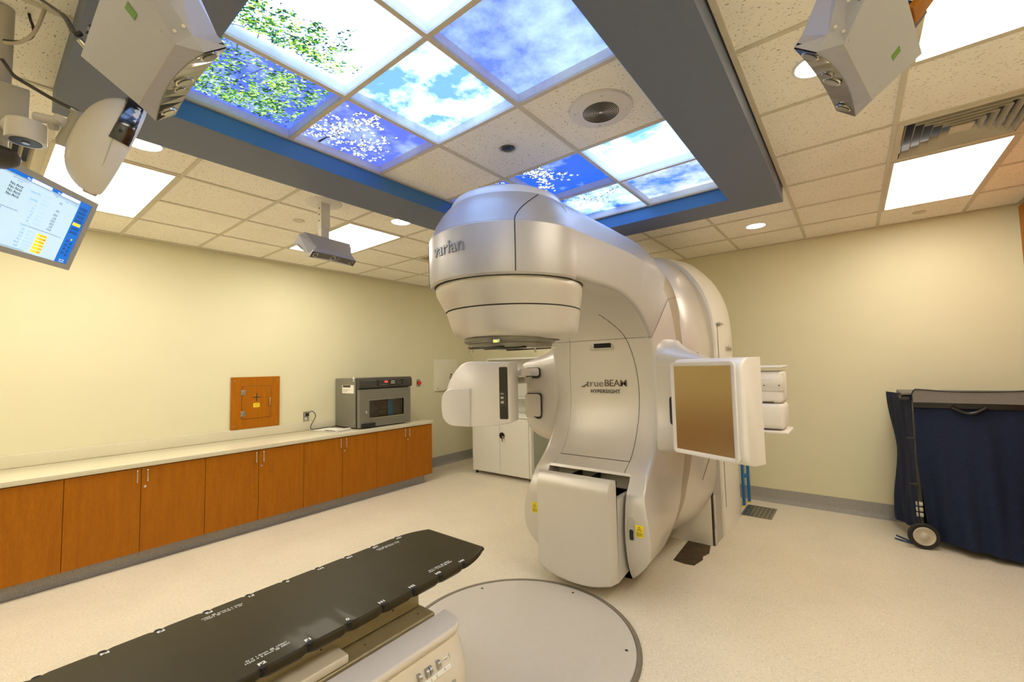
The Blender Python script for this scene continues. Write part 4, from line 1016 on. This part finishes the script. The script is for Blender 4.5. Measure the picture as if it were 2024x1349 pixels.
# --- white metal cabinet in the corner
sc_ = empty('storage_cabinet', (-4.05, 5.1, 0), 'white two-door metal cabinet with an open hutch in the far left corner', 'cabinet')
MB().box(-4.60, -3.50, 4.80, 5.40, .045, .86, .004).build('body', M['cabwhite'], sc_)
for (a, b) in ((-4.575, -4.052), (-4.048, -3.535)): MB().box(a, b, 4.784, 4.802, .055, .85, .003).build('door', M['cabwhite'], sc_)
MB().box(-3.4985, -3.492, 4.86, 5.38, .055, .82, .002).build('side_panel', plain('frosted_green_glass', (.38,.41,.35), .3), sc_)
MB().box(-4.62, -3.48, 4.78, 5.41, .86, .878, .003).build('top', M['cabwhite'], sc_)
hu = MB(); hu.box(-4.60, -4.57, 5.15, 5.40, .878, 1.70).box(-3.53, -3.50, 5.15, 5.40, .878, 1.70).box(-4.60, -3.50, 5.15, 5.40, 1.695, 1.72).box(-4.57, -3.53, 5.38, 5.40, .878, 1.695).box(-4.57, -3.53, 5.15, 5.38, 1.47, 1.49).box(-4.57, -3.53, 5.15, 5.38, 1.10, 1.115)
hu.build('hutch', M['cabwhite'], sc_, 0)
for x in (-4.55, -3.55):
    for y in (4.84, 5.36): MB().cyl((x, y, 0), (0,0,1), .02, .05, 14).build('foot', M['black'], sc_)
MB().cyl((-4.0, 4.784, .60), (0,-1,0), .045, .012, 28).build('lock_rose', M['black'], sc_)
MB().cyl((-3.965, 4.770, .59), (0,-1,0), .010, .03, 12).box(-3.972, -3.958, 4.738, 4.744, .52, .59).build('key', M['chrome'], sc_)

# ================================================================== hanging devices
def pod(name, P, yaw_, tilt, label, postx=None, near=1, dims=None):
    '''camera pod; local u lateral, d toward the isocentre, t up; origin centre of lower plate front seam'''
    h = (math.sin(yaw_), math.cos(yaw_))
    d = Vector((h[0]*math.cos(tilt), h[1]*math.cos(tilt), -math.sin(tilt))); t = Vector((h[0]*math.sin(tilt), h[1]*math.sin(tilt), math.cos(tilt))); u = d.cross(t)
    T = frame(P, u, d, t)
    root = empty(name, P, label, 'camera', 'wedge-shaped ceiling camera pods aimed at the treatment spot')
    aF, aR, L, nL, aN, kN, hs, ft = .156, .230, .145, .036, .1907, .024, .050, .078
    th = .115
    # body: lower plate trapezoid, sides, top
    low = [(-aR, -L), (aR, -L), (aF, 0), (-aF, 0)]
    bd = MB(T=T); z0 = 0
    bv = [(-aR,-L,0), (aR,-L,0), (aF,0,0), (-aF,0,0), (-aR,-L,hs+.03), (aR,-L,hs+.03), (aF+.028,0,hs-.021), (-aF-.028,0,hs-.021), (-aR*.86,-L,th), (aR*.86,-L,th), (aF,0,th*.86), (-aF,0,th*.86)]
    bf = [(3,2,1,0), (0,1,5,4), (1,2,6,5), (3,0,4,7), (4,5,9,8), (5,6,10,9), (7,4,8,11), (8,9,10,11), (2,3,7,11,10,6)]
    bd.add(bv, bf); bd.build('body', M['pod'], root, 0)
    # nose bezel, curved front edge
    nz = MB(T=T); n = 10; lo = []; up_ = []
    for i in range(n+1):
        q = -1+2*i/n; bow = .020*(1-q*q)
        lo.append((aN*q, nL-bow, kN)); up_.append((aN*q, nL-bow*.4, ft))
    bk_lo = [(aF*(-1+2*i/n), 0, 0) for i in range(n+1)]; bk_up = [((aF)*(-1+2*i/n), 0, th*.86) for i in range(n+1)]
    vs = bk_lo+lo+up_+bk_up; m = n+1; fs = []
    for i in range(n):
        for k in range(2): fs.append((k*m+i, k*m+i+1, (k+1)*m+i+1, (k+1)*m+i)) if k == 0 else None
        fs.append((2*m+i, 2*m+i+1, 3*m+i+1, 3*m+i))
    # sides via mid chamfer points
    for s_, i in ((1, n), (-1, 0)):
        a = len(vs); vs.append((s_*(aF+.028), 0, hs-.021))
        fs += [(i, m+i, a), (m+i, 2*m+i, a), (2*m+i, 3*m+i, a)]
    nz.add(vs, fs); nz.build('nose', M['pod'], root, 0)
    g = MB(T=T); gv = []
    for i in range(n+1): gv += [lo[i], up_[i]]
    gv = [(x*.985, y+.002, z) for x, y, z in gv]
    gb_ = [(x, y-.012, z) for x, y, z in gv]
    fs = [(2*i, 2*i+2, 2*i+3, 2*i+1) for i in range(n)]
    N_ = len(gv); fs += [(N_+2*i, N_+2*i+1, N_+2*i+3, N_+2*i+2) for i in range(n)]
    fs += [(2*i, N_+2*i, N_+2*i+2, 2*i+2) for i in range(n)]+[(2*i+1, 2*i+3, N_+2*i+3, N_+2*i+1) for i in range(n)]+[(0,1,N_+1,N_), (2*n,N_+2*n,N_+2*n+1,2*n+1)]
    g.add(gv+gb_, fs); win = g.build('front_window', M['blackgloss'], root, 0)
    nr = Vector((0, .95, -.31)).normalized()
    nr = Vector((0, 1, -.12)).normalized()
    for x, rr in ((-.155,.019), (-.035,.013), (.005,.021), (.155,.019)):
        q = x/aN; bow = .014*(1-q*q); c = Vector((x, nL-bow+.001, (kN+ft)/2))
        a = nr
        ln = MB(T=T); ln.tube([c, c+a*.004], rr, 22); ln.build('lens_ring', M['chrome'], win)
        ln = MB(T=T); ln.tube([c+a*.003, c+a*.0055], rr*.8, 22); ln.build('lens', M['blackgloss'], win)
    # seam, screws, label, vents
    MB(T=T).box(-aF, aF, -.0006, .0006, -.0006, .001).build('seam', M['shade'], root, 0)
    MB(T=T).box(.085, .108, -L+.045, -L+.068, -.0012, .0).build('green_label', M['green'], root, 0)
    for x, y in ((-aF+.012,-.012), (aF-.008,-.010), (aF-.014,-.03)): MB(T=T).cyl((x, y, .0), (0,0,-1), .0024, .001, 10).build('screw', M['steel'], root)
    for s_ in (1, -1):
        e1 = Vector((aR-aF, -L, 0)); e1 = Vector((s_*e1.x, e1.y, 0)).normalized(); e2 = Vector((s_*.028, 0, hs-.021)); nn = e1.cross(e2).normalized()
        if nn.x*s_ < 0: nn = -nn
        for (q, w_) in ((.12,.3), (.12,.8), (.85,.35), (.42,.75)):
            p = Vector((s_*aF, 0, 0))+e1*(L*1.05*q)+e2*w_; MB(T=T).tube([p, p+nn*.002], .0034, 12).build('screw', M['chrome'], root)
        hv = MB(T=T)
        for i in range(5):
            for j in range(4):
                p = Vector((s_*aF, 0, 0))+e1*(L*(.50+.07*i))+e2*(.25+.17*j); hv.tube([p-nn*.001, p+nn*.0006], .0026, 6)
        hv.build('vent_holes', M['seam'], root)
    return root, T, u, d, t
pr_, T, u, d, t = pod('camera_pod', Vector((-1.215,.242,2.251)), .003, .835, 'ceiling camera pod at the top left, closest to the viewpoint, over the left soffit corner')
def pole(root, T, top, w_=.055):
    b = T @ Vector((0, -.10, .09))
    x, y = b.x, b.y
    MB().box(x-w_*.5, x+w_*.5, y-w_*.5, y+w_*.5, b.z, ZC if top is None else top, .003).build('pole', M['white'], root)
    return x, y, b.z
x, y, z = pole(pr_, T, 3.0)
cn = MB(T=T); cn.box(-.20, -.155, -.175, -.144, .03, .075, .003); cn.build('connector', M['black'], pr_)
cn = MB(T=T); cn.cyl((-.215, -.146, .018), (0,-1,0), .007, .025, 12); cn.build('cable_plug', M['steel'], pr_)
pb0 = T @ Vector((-.215, -.185, .018))
pr_, T, u, d, t = pod('camera_pod', Vector((.050,1.310,2.256)), -PI/2+.181, .849, 'white ceiling camera pod at the top right, in front of the downlight')
x, y, z = pole(pr_, T, ZC)
cn = MB(T=T); cn.box(.10, .15, -.20, -.144, .02, .06, .003).build('connector', M['black'], pr_)
cn = MB(T=T); cn.box(.02, .09, -.235, -.150, .0, .012, .003).build('bracket', M['wood'], pr_)
pb = T @ Vector((.06, -.22, .01))
MB().tube(curve([pb, pb+Vector((.03,-.02,.03)), pb+Vector((.05,.0,.12)), pb+Vector((.02,.05,.3)), (pb.x, pb.y+.08, ZC)], 6), .004, 8).build('cable', M['cablew'], pr_, 60)
pr_, T, u, d, t = pod('camera_pod', Vector((-3.191,1.736,2.439)), PI/2-.103, .849, 'small white camera pod hanging on a post in front of the left ceiling light')
mx, my = -3.235, 1.715
po = MB(); po.box(mx-.030, mx+.030, my-.037, my+.037, 2.70, ZC, .002); po.build('post_sleeve', M['white'], pr_)
MB().box(mx-.026, mx+.026, my-.033, my+.033, 2.545, 2.72, .002).build('post', M['white'], pr_)
MB().lathe([(.0,ZC-.006), (.125,ZC-.006), (.135,ZC-.001), (.137,ZC+.003)], (mx, my), 36).build('ceiling_plate', M['white'], pr_)
MB().loft([[(mx+a, my+b, zz_) for a, b in rrect(w1, w2, .015)] for w1, w2, zz_ in ((.028,.036,2.56), (.035,.05,2.53), (.055,.09,2.50), (.07,.11,2.47))]).build('mount_shroud', M['white'], pr_, 50)
for k in range(3): MB().cyl((mx-.0, my-.0372, 2.86-k*.05), (0,-1,0), .006, .002, 12).build('bolt', M['ink'], pr_)

# --- pole with egg shaped pod
PX, PY = -2.335, .033
pl = empty('ceiling_pole', (PX, PY, 2.35), 'grey vertical ceiling pole with a dark rubber end cap at the left frame edge', 'pole')
MB().cyl((PX, PY, 2.36), (0,0,1), .030, ZC-2.36, 28).build('tube', M['shade'], pl)
MB().lathe([(0,2.315), (.045,2.318), (.066,2.332), (.072,2.352), (.066,2.368), (.032,2.375)], (PX+.03, PY-.01), 36).build('end_cap', plain('dark_rubber_cap', (.05,.04,.033), .6), pl, 60)
pod2 = empty('tracking_camera', (-2.15, .25, 2.4), 'white egg-shaped camera housing with a glossy dark eye above the monitor', 'camera')
D = 1.6
def at(px, py, D):
    v = f_*D+r2*((px-1012)/850.227*D)-u2*((py-674.5)/850.227*D); return Vector((v.x, v.y, v.z+EYE))
# arm and bracket (real sizes, about 1.5 m from the camera)
MB().box(-2.315, -2.285, .005, .105, 2.475, 2.615, .004).build('clamp_plate', M['shade'], pod2)
c0 = at(52, 262, 1.52); 
MB().cyl(c0-Vector((0,0,.035)), (0,0,1), .052, .068, 32).build('arm_joint', M['white'], pod2)
MB().cyl(c0-Vector((0,0,.037)), (0,0,1), .040, .004, 32).build('joint_cap', M['greydark'], pod2)
MB().cyl(c0-Vector((0,0,.041)), (0,0,1), .010, .006, 12).build('bolt', M['steel'], pod2)
MB().tube([c0+Vector((-.02,.0,.012)), at(14,245,1.52)], .026, 14).build('arm_stub', M['white'], pod2)
a0 = at(70, 232, 1.54); a1 = at(118, 240, 1.56)
MB().tube([a0, a1], [.018, .014], 12).build('arm_link', M['white'], pod2, 50)
b0 = at(158, 222, 1.60); b1 = at(120, 287, 1.58)
MB().tube([b0, b0+(b1-b0)*.08, b0+(b1-b0)*.92, b1], [.012, .020, .020, .012], 16).build('bracket', M['shade'], pod2, 50)
MB().tube([at(112,252,1.55), at(100,250,1.53)], .012, 12).build('hinge', M['shade'], pod2)
k0 = at(124, 235, 1.57); MB().tube([k0, k0+Vector((.0,-.012,-.022))], .020, 24).build('knob', M['white'], pod2, 40)
# housing: half ellipsoid shell, flat side toward the treatment spot
Pt = at(278, 208, 1.62); Pb = at(180, 384, 1.60)
Lx = (Pt-Pb)/2; cen = (Pt+Pb)/2; la = Lx.length; Lx.normalize()
nrm = Vector((-.15,.9,-.4)); nrm = (nrm-Lx*nrm.dot(Lx)).normalized(); wv = nrm.cross(Lx).normalized()
Te = Matrix(((wv.x,Lx.x,-nrm.x,cen.x), (wv.y,Lx.y,-nrm.y,cen.y), (wv.z,Lx.z,-nrm.z,cen.z), (0,0,0,1)))
eg = MB(T=Te); rg = []
for i in range(17):
    p = PI/2*i/16; cs = math.cos(p)**.75 if i < 16 else .02; sn = math.sin(p)
    rg.append([(.100*cs*math.copysign(abs(math.cos(q))**.9, math.cos(q)), la*cs*math.copysign(abs(math.sin(q))**.9, math.sin(q))*(1), .118*sn) for q in [2*PI*k/40 for k in range(40)]])
rg.insert(0, [(x*.93, y*.95, -.020) for x, y, z in rg[0]])
eg.loft(rg).build('housing', M['white'], pod2, 60)
sm_ = MB(T=Te); sm_.tube([(.1015*c_*math.cos(q), (la+.0015)*c_*math.sin(q), .030+.012*math.sin(2*q)) for c_, q in [(.985, 2*PI*k/48) for k in range(49)]], .0011, 6); sm_.build('seam', M['shade'], pod2)
wn = MB(T=Te)
for sgn in (1,):
    rgw = []
    for k in range(11):
        q = math.radians(8+ (92-8)*k/10)
        base = Vector((.104*math.cos(q), (la+.004)*math.sin(q), 0))
        rgw.append([base*.93+Vector((0,0,-.014)), base*1.0+Vector((0,0,-.006)), base*1.0+Vector((0,0,.040)), base*.93+Vector((0,0,.044))])
    wn.loft(rgw)
wn.build('eye_window', M['blackgloss'], pod2, 50)
wn = MB(T=Te); wn.loft([[Vector((.102*math.cos(q), (la+.003)*math.sin(q), 0))*s_+Vector((0,0,z_)) for s_, z_ in ((.9,-.016), (1.0,-.012), (1.0,.022), (.9,.026))] for q in [math.radians(-98+18*k/6) for k in range(7)]])
wn.build('foot_cap', M['shade'], pod2, 50)
cb0 = at(160, 226, 1.60)
MB().tube([cb0, at(140, 214, 1.58)], .009, 12).build('plug', M['steel'], pod2)
MB().tube(curve([at(142,215,1.58), at(108,198,1.56), at(60,170,1.53), at(28,150,1.50), at(14,132,1.50), at(4,118,1.50)], 8), .006, 10).build('cable', plain('grey_cable', (.06,.055,.05), .5), pod2, 60)
cbn = empty('cable_bundle', (-2.3,.05,2.8), 'loose black and white cables looping off the ceiling pole', 'cable')
MB().tube(curve([at(8,80,1.52), at(40,82,1.52), at(64,72,1.54), at(66,55,1.56), at(58,30,1.58), at(56,-10,1.62), at(50,-50,1.65)], 8), .0045, 8).build('black_cable', M['cable'], cbn, 60)
MB().tube(curve([at(8,84,1.50), at(38,84,1.51), at(66,66,1.52), at(84,30,1.55), at(92,0,1.58), at(95,-40,1.62)], 8), .0055, 8).build('white_cable', M['cablew'], cbn, 60)
MB().tube([at(88,10,1.55), at(92,-6,1.57)], .012, 10).build('yellow_plug', M['yellow'], cbn)
MB().tube(curve([pb0+Vector((.012,.01,0)), pb0, at(128,34,1.12), at(100,12,1.2), at(60,-14,1.35), at(20,-40,1.45)], 6), [.0062]*14+[.0042]*17, 8).build('black_cable', M['cable'], cbn, 60)

# --- monitor
rx = Vector((-.7627, .64675, 0)); up_ = Vector((.21056, .24831, .94552)); nm_ = Vector((.61151, .72115, -.32557))
Tm = frame((-2.834, .363, 2.412), rx, up_, nm_)
mon = empty('monitor', Tm @ Vector((-.27, -.175, -.03)), 'beige-framed monitor with a light blue data screen at the left edge', 'monitor')
mb = MB(T=Tm)
X0m, X1m, Y0m, Y1m = -.675, .005, -.350, -.002
fr = MB(T=Tm); ringbox(fr, (X0m, X1m, Y0m, Y1m), (X0m+.028, X1m-.028, Y0m+.024, Y1m-.024), -.03, .004)
fr.build('bezel', M['shade'], mon, 0)
MB(T=Tm).box(X0m+.01, X1m-.01, Y0m+.01, Y1m-.01, -.055, -.004, .004).build('back_housing', M['shade'], mon)
ml = Matrix.Identity(4)
MB(T=Tm).box(-.30, -.26, -.20, -.16, -.16, -.05, .004).build('mount_arm', M['shade'], mon)
b = Tm @ Vector((-.28, -.18, -.17)); MB().cyl((b.x, b.y, b.z-.05), (0,0,1), .028, ZC-b.z+.05, 24).build('mount_pole', M['shade'], mon)
scr = MB(T=Tm).box(X0m+.028, X1m-.028, Y0m+.024, Y1m-.024, -.006, -.001).build('screen', emit('screen_pale_blue', (.50,.68,.80), .78), mon, 0)
em = {'b': emit('screen_blue', (.005,.13,.52), .9), 'w': emit('screen_white', (.85,.92,.97), .9), 'y': emit('screen_yellow', (.95,.62,.02), .9), 'n': emit('screen_navy', (.01,.05,.20), .7),
      'k': emit('screen_black', (.02,.04,.05), .5), 'd': emit('screen_button', (.003,.08,.33), .7), 'p': emit('screen_pale', (.47,.65,.76), .76), 'l': emit('screen_label_blue', (.10,.26,.55), .7)}
def sr(x0, x1, y0, y1, k, z=-.0008): 
    MB(T=Tm).box(min(x0,x1), max(x0,x1), min(y0,y1), max(y0,y1), z-.0002, z+.0002).build('screen_field', em[k], scr, 0)
sr(-.085, -.023, -.326, -.026, 'b'); sr(-.647, -.085, -.026, -.042, 'b'); sr(-.337, -.240, -.0285, -.041, 'w', -.0003); sr(-.190, -.088, -.0285, -.041, 'w', -.0003)
sr(-.647, -.086, -.0445, -.046, 'n', -.0003); sr(-.225, -.09, -.0495, -.0508, 'n', -.0003); sr(-.41, -.345, -.052, -.0533, 'n', -.0003)
sr(-.269, -.103, -.2165, -.218, 'n', -.0003); sr(-.409, -.337, -.174, -.1755, 'n', -.0003); sr(-.60, -.24, -.3205, -.322, 'n', -.0003)
sr(-.078, -.035, -.129, -.143, 'y', -.0003); sr(-.050,-.044,-.205,-.213,'y',-.0003)
for k in (0, 1, 2, 3, 5, 6): sr(-.076, -.034, -.052-k*.0195, -.066-k*.0195, 'd', -.0003)
for k in range(4): sr(-.072, -.057, -.215-k*.019, -.227-k*.019, 'd', -.0003); sr(-.050, -.037, -.222-k*.019, -.234-k*.019, 'd', -.0003)
for k in range(6): sr(-.213, -.166, -.232-k*.0145, -.2435-k*.0145, 'y', -.0003); sr(-.265, -.222, -.232-k*.0145, -.2435-k*.0145, 'p', -.0003)
for k in range(8): sr(-.262, -.222, -.071-k*.0175, -.083-k*.0175, 'p', -.0003)
def stx(s, x, y, size, k, al='RIGHT', bold=0.):
    text('screen_text', s, size, Tm @ Matrix.Translation((x, y, .0001)), em[k], scr, .0001, None, bold, 1.0, al)
for k in range(4): stx('No Accy', -.411, -.079-k*.0145, .0155, 'k', 'LEFT', .0002)
for k, s in enumerate(('-67.01', '+13.48', '+0.01', '0.0', '0.0', '0.0')): stx(s, -.168, -.238-k*.0145, .0125, 'k')
for y, s in ((-.076,'0.2'), (-.113,'0.0'), (-.133,'10.0'), (-.147,'-5.0'), (-.161,'+5.0'), (-.175,'10.0'), (-.188,'-5.0'), (-.202,'+5.0')): stx(s, -.166, y, .0125, 'k')
for y, s in ((-.078,'Gantry Rtn'), (-.108,'Coll Rtn'), (-.128,'Y'), (-.142,'Y1'), (-.156,'Y2'), (-.170,'X'), (-.184,'X1'), (-.198,'X2'), (-.218,'Couch'), (-.236,'Vrt'), (-.250,'Lng'), (-.265,'Lat'), (-.279,'Rtn'), (-.294,'Pitch'), (-.308,'Roll')): stx(s, -.276, y, .0105, 'l')
for x, y, s in ((-.349,-.036,'Plan'), (-.200,-.036,'Next')): stx(s, x, y, .010, 'w', 'CENTER')
for x, y, s in ((-.378,-.060,'Actual'), (-.205,-.056,'Plan'), (-.150,-.058,'Actual'), (-.11,-.058,'Go To/Mov')): stx(s, x, y, .008, 'l', 'CENTER')
for k in range(4): stx('Mid', -.425, -.185-k*.0145, .0145, 'k', 'LEFT') if k < 3 else None
stx('06:21 PM', -.052, -.312, .007, 'w', 'CENTER'); stx('11-Jan-2025', -.052, -.320, .006, 'w', 'CENTER')

# ================================================================== covered cart
cart = empty('covered_cart', (.8, 5.2, 0), 'dark navy fabric-covered cart with a grey top flap at the right edge', 'cart')
def sheet(fn, nu, nv, name, mat, par, th=.006):
    a = [[Vector(fn(i/nu, j/nv)) for i in range(nu+1)] for j in range(nv+1)]
    vs = [p for r in a for p in r]; nrm_ = []
    for j in range(nv+1):
        for i in range(nu+1):
            du = a[j][min(i+1,nu)]-a[j][max(i-1,0)]; dv = a[min(j+1,nv)][i]-a[max(j-1,0)][i]; nrm_.append(du.cross(dv).normalized())
    k = len(vs); vs2 = [p-n*th for p, n in zip(vs, nrm_)]
    w_ = nu+1; fs = [(j*w_+i, j*w_+i+1, (j+1)*w_+i+1, (j+1)*w_+i) for j in range(nv) for i in range(nu)]
    fs2 = [tuple(k+q for q in reversed(f)) for f in fs]; ed = []
    for i in range(nu): ed += [(i, k+i, k+i+1, i+1), (nv*w_+i, nv*w_+i+1, k+nv*w_+i+1, k+nv*w_+i)]
    for j in range(nv): ed += [(j*w_, (j+1)*w_, k+(j+1)*w_, k+j*w_), (j*w_+nu, k+j*w_+nu, k+(j+1)*w_+nu, (j+1)*w_+nu)]
    return link(name, vs+vs2, fs+fs2+ed, mat, par, 60)
def front(u, v):   # u left->right, v bottom->top
    x0 = .376 if v > .55 else .376+(.55-v)*.085
    x = x0+u*(1.20-x0)
    f = (1-v); y = 4.955-.05*u*f+f*(.035*math.sin(u*9.0+.6)+.026*math.sin(u*19+v*3)+.014*math.sin(u*37-v*2))+.010*math.sin(u*13+v*1.5)-.02*math.sin(v*PI)*math.sin(u*5)
    zb = .055-.02*u+.02*math.sin(u*6)*.5
    return (x, y, zb+v*(1.225-zb))
sheet(front, 80, 30, 'front_cover', M['navy'], cart)
def side(u, v):    # u front->back
    y = 4.965+u*.50; f = 1-v
    x = .368-.115*u-.008*math.sin(v*PI)*(1-u)+(.010*math.sin(u*11+v*6)+.006*math.sin(u*27))*(.4+f)*min(1, u*4)-.018*math.sin(v*7+1)*u
    zb = .10+.02*math.sin(u*5); return (x, y, zb+v*(1.262-zb))
sheet(side, 40, 36, 'side_cover', M['navy'], cart)
MB().box(.30, 1.20, 4.985, 5.55, 1.215, 1.255, .015).build('top_shelf', M['greydark'], cart)
MB().box(.395, 1.18, 5.07, 5.50, .17, 1.2, .01).build('inner_frame', M['black'], cart)
def flap(u, v):
    x = .368+u*(1.20-.368); zt = 1.318-.020*math.sin(min(1,u*1.15)*PI)*1.0; zt -= .045*max(0, 1-u/.035)**2
    zb = 1.205; z = zb+v*(zt-zb); return (x, 4.915+.02*v+.006*math.sin(u*14), z)
sheet(flap, 60, 10, 'top_flap', M['greyfab'], cart)
MB().tube([Vector(flap(i/60, 1.0))+Vector((0,-.004,.0)) for i in range(61)], .004, 6).tube([Vector(flap(0, i/10))+Vector((0,-.004,0)) for i in range(11)], .004, 6).build('flap_piping', M['black'], cart)
MB().box(.30, 1.20, 4.95, 5.40, 1.262, 1.285, .008).build('top_cover', M['greyfab'], cart)
MB().box(.372, 1.2, 4.93, 4.952, 1.16, 1.212, .004).build('cover_band', M['black'], cart)
hndl = MB(); hndl.tube([(.60+.19*i/12, 4.925, 1.175-.05*math.sin(PI*i/12)) for i in range(13)], .014, 8); hndl.build('carry_strap', M['black'], cart, 50)
for z in (.90, .52): MB().box(.315, .375, 4.948, 4.958, z-.008, z+.008, .003).build('side_strap', M['black'], cart)
wh = MB(); wc_ = Vector((.375, 4.955, .105))
wt_ = [(0, .060), (.012,.075), (.012,.098), (.022,.104), (.040,.104), (.046,.098), (.042,.074)]
ws = MB(); n = 40; ax = Vector((.25,-.97,0)).normalized(); sd_ = Vector((.97,.25,0)).normalized()
ws.loft([[wc_+ax*(a-.025)+(sd_*math.cos(q)+Vector((0,0,1))*math.sin(q))*r for q in [2*PI*k/n for k in range(n)]] for a, r in wt_], True, False)
wheel = ws.build('wheel', M['rubber'], cart, 50)
hb = MB(); hb.loft([[wc_+ax*(a-.025)+(sd_*math.cos(q)+Vector((0,0,1))*math.sin(q))*r for q in [2*PI*k/n for k in range(n)]] for a, r in ((.02,.074), (.046,.074), (.049,.068), (.040,.055), (.042,.03), (.055,.022), (.058,.010))])
hb.build('wheel_hub', M['hub'], wheel, 50)
cs = MB()
for k in range(3): cs.box(.345, .39, 4.985, 5.02, .245+k*.045, .278+k*.045, .008)
cs.build('caster_bracket', M['hub'], cart)
st = MB(); st.tube([(.345,4.99,.010), (.25,5.04,.010), (.20,5.08,.006)], .006, 6).tube([(.345,5.0,.010), (.27,5.10,.008), (.215,5.17,.006)], .006, 6).build('tie_strap', plain('blue_strap', (.01,.05,.13), .6), cart)
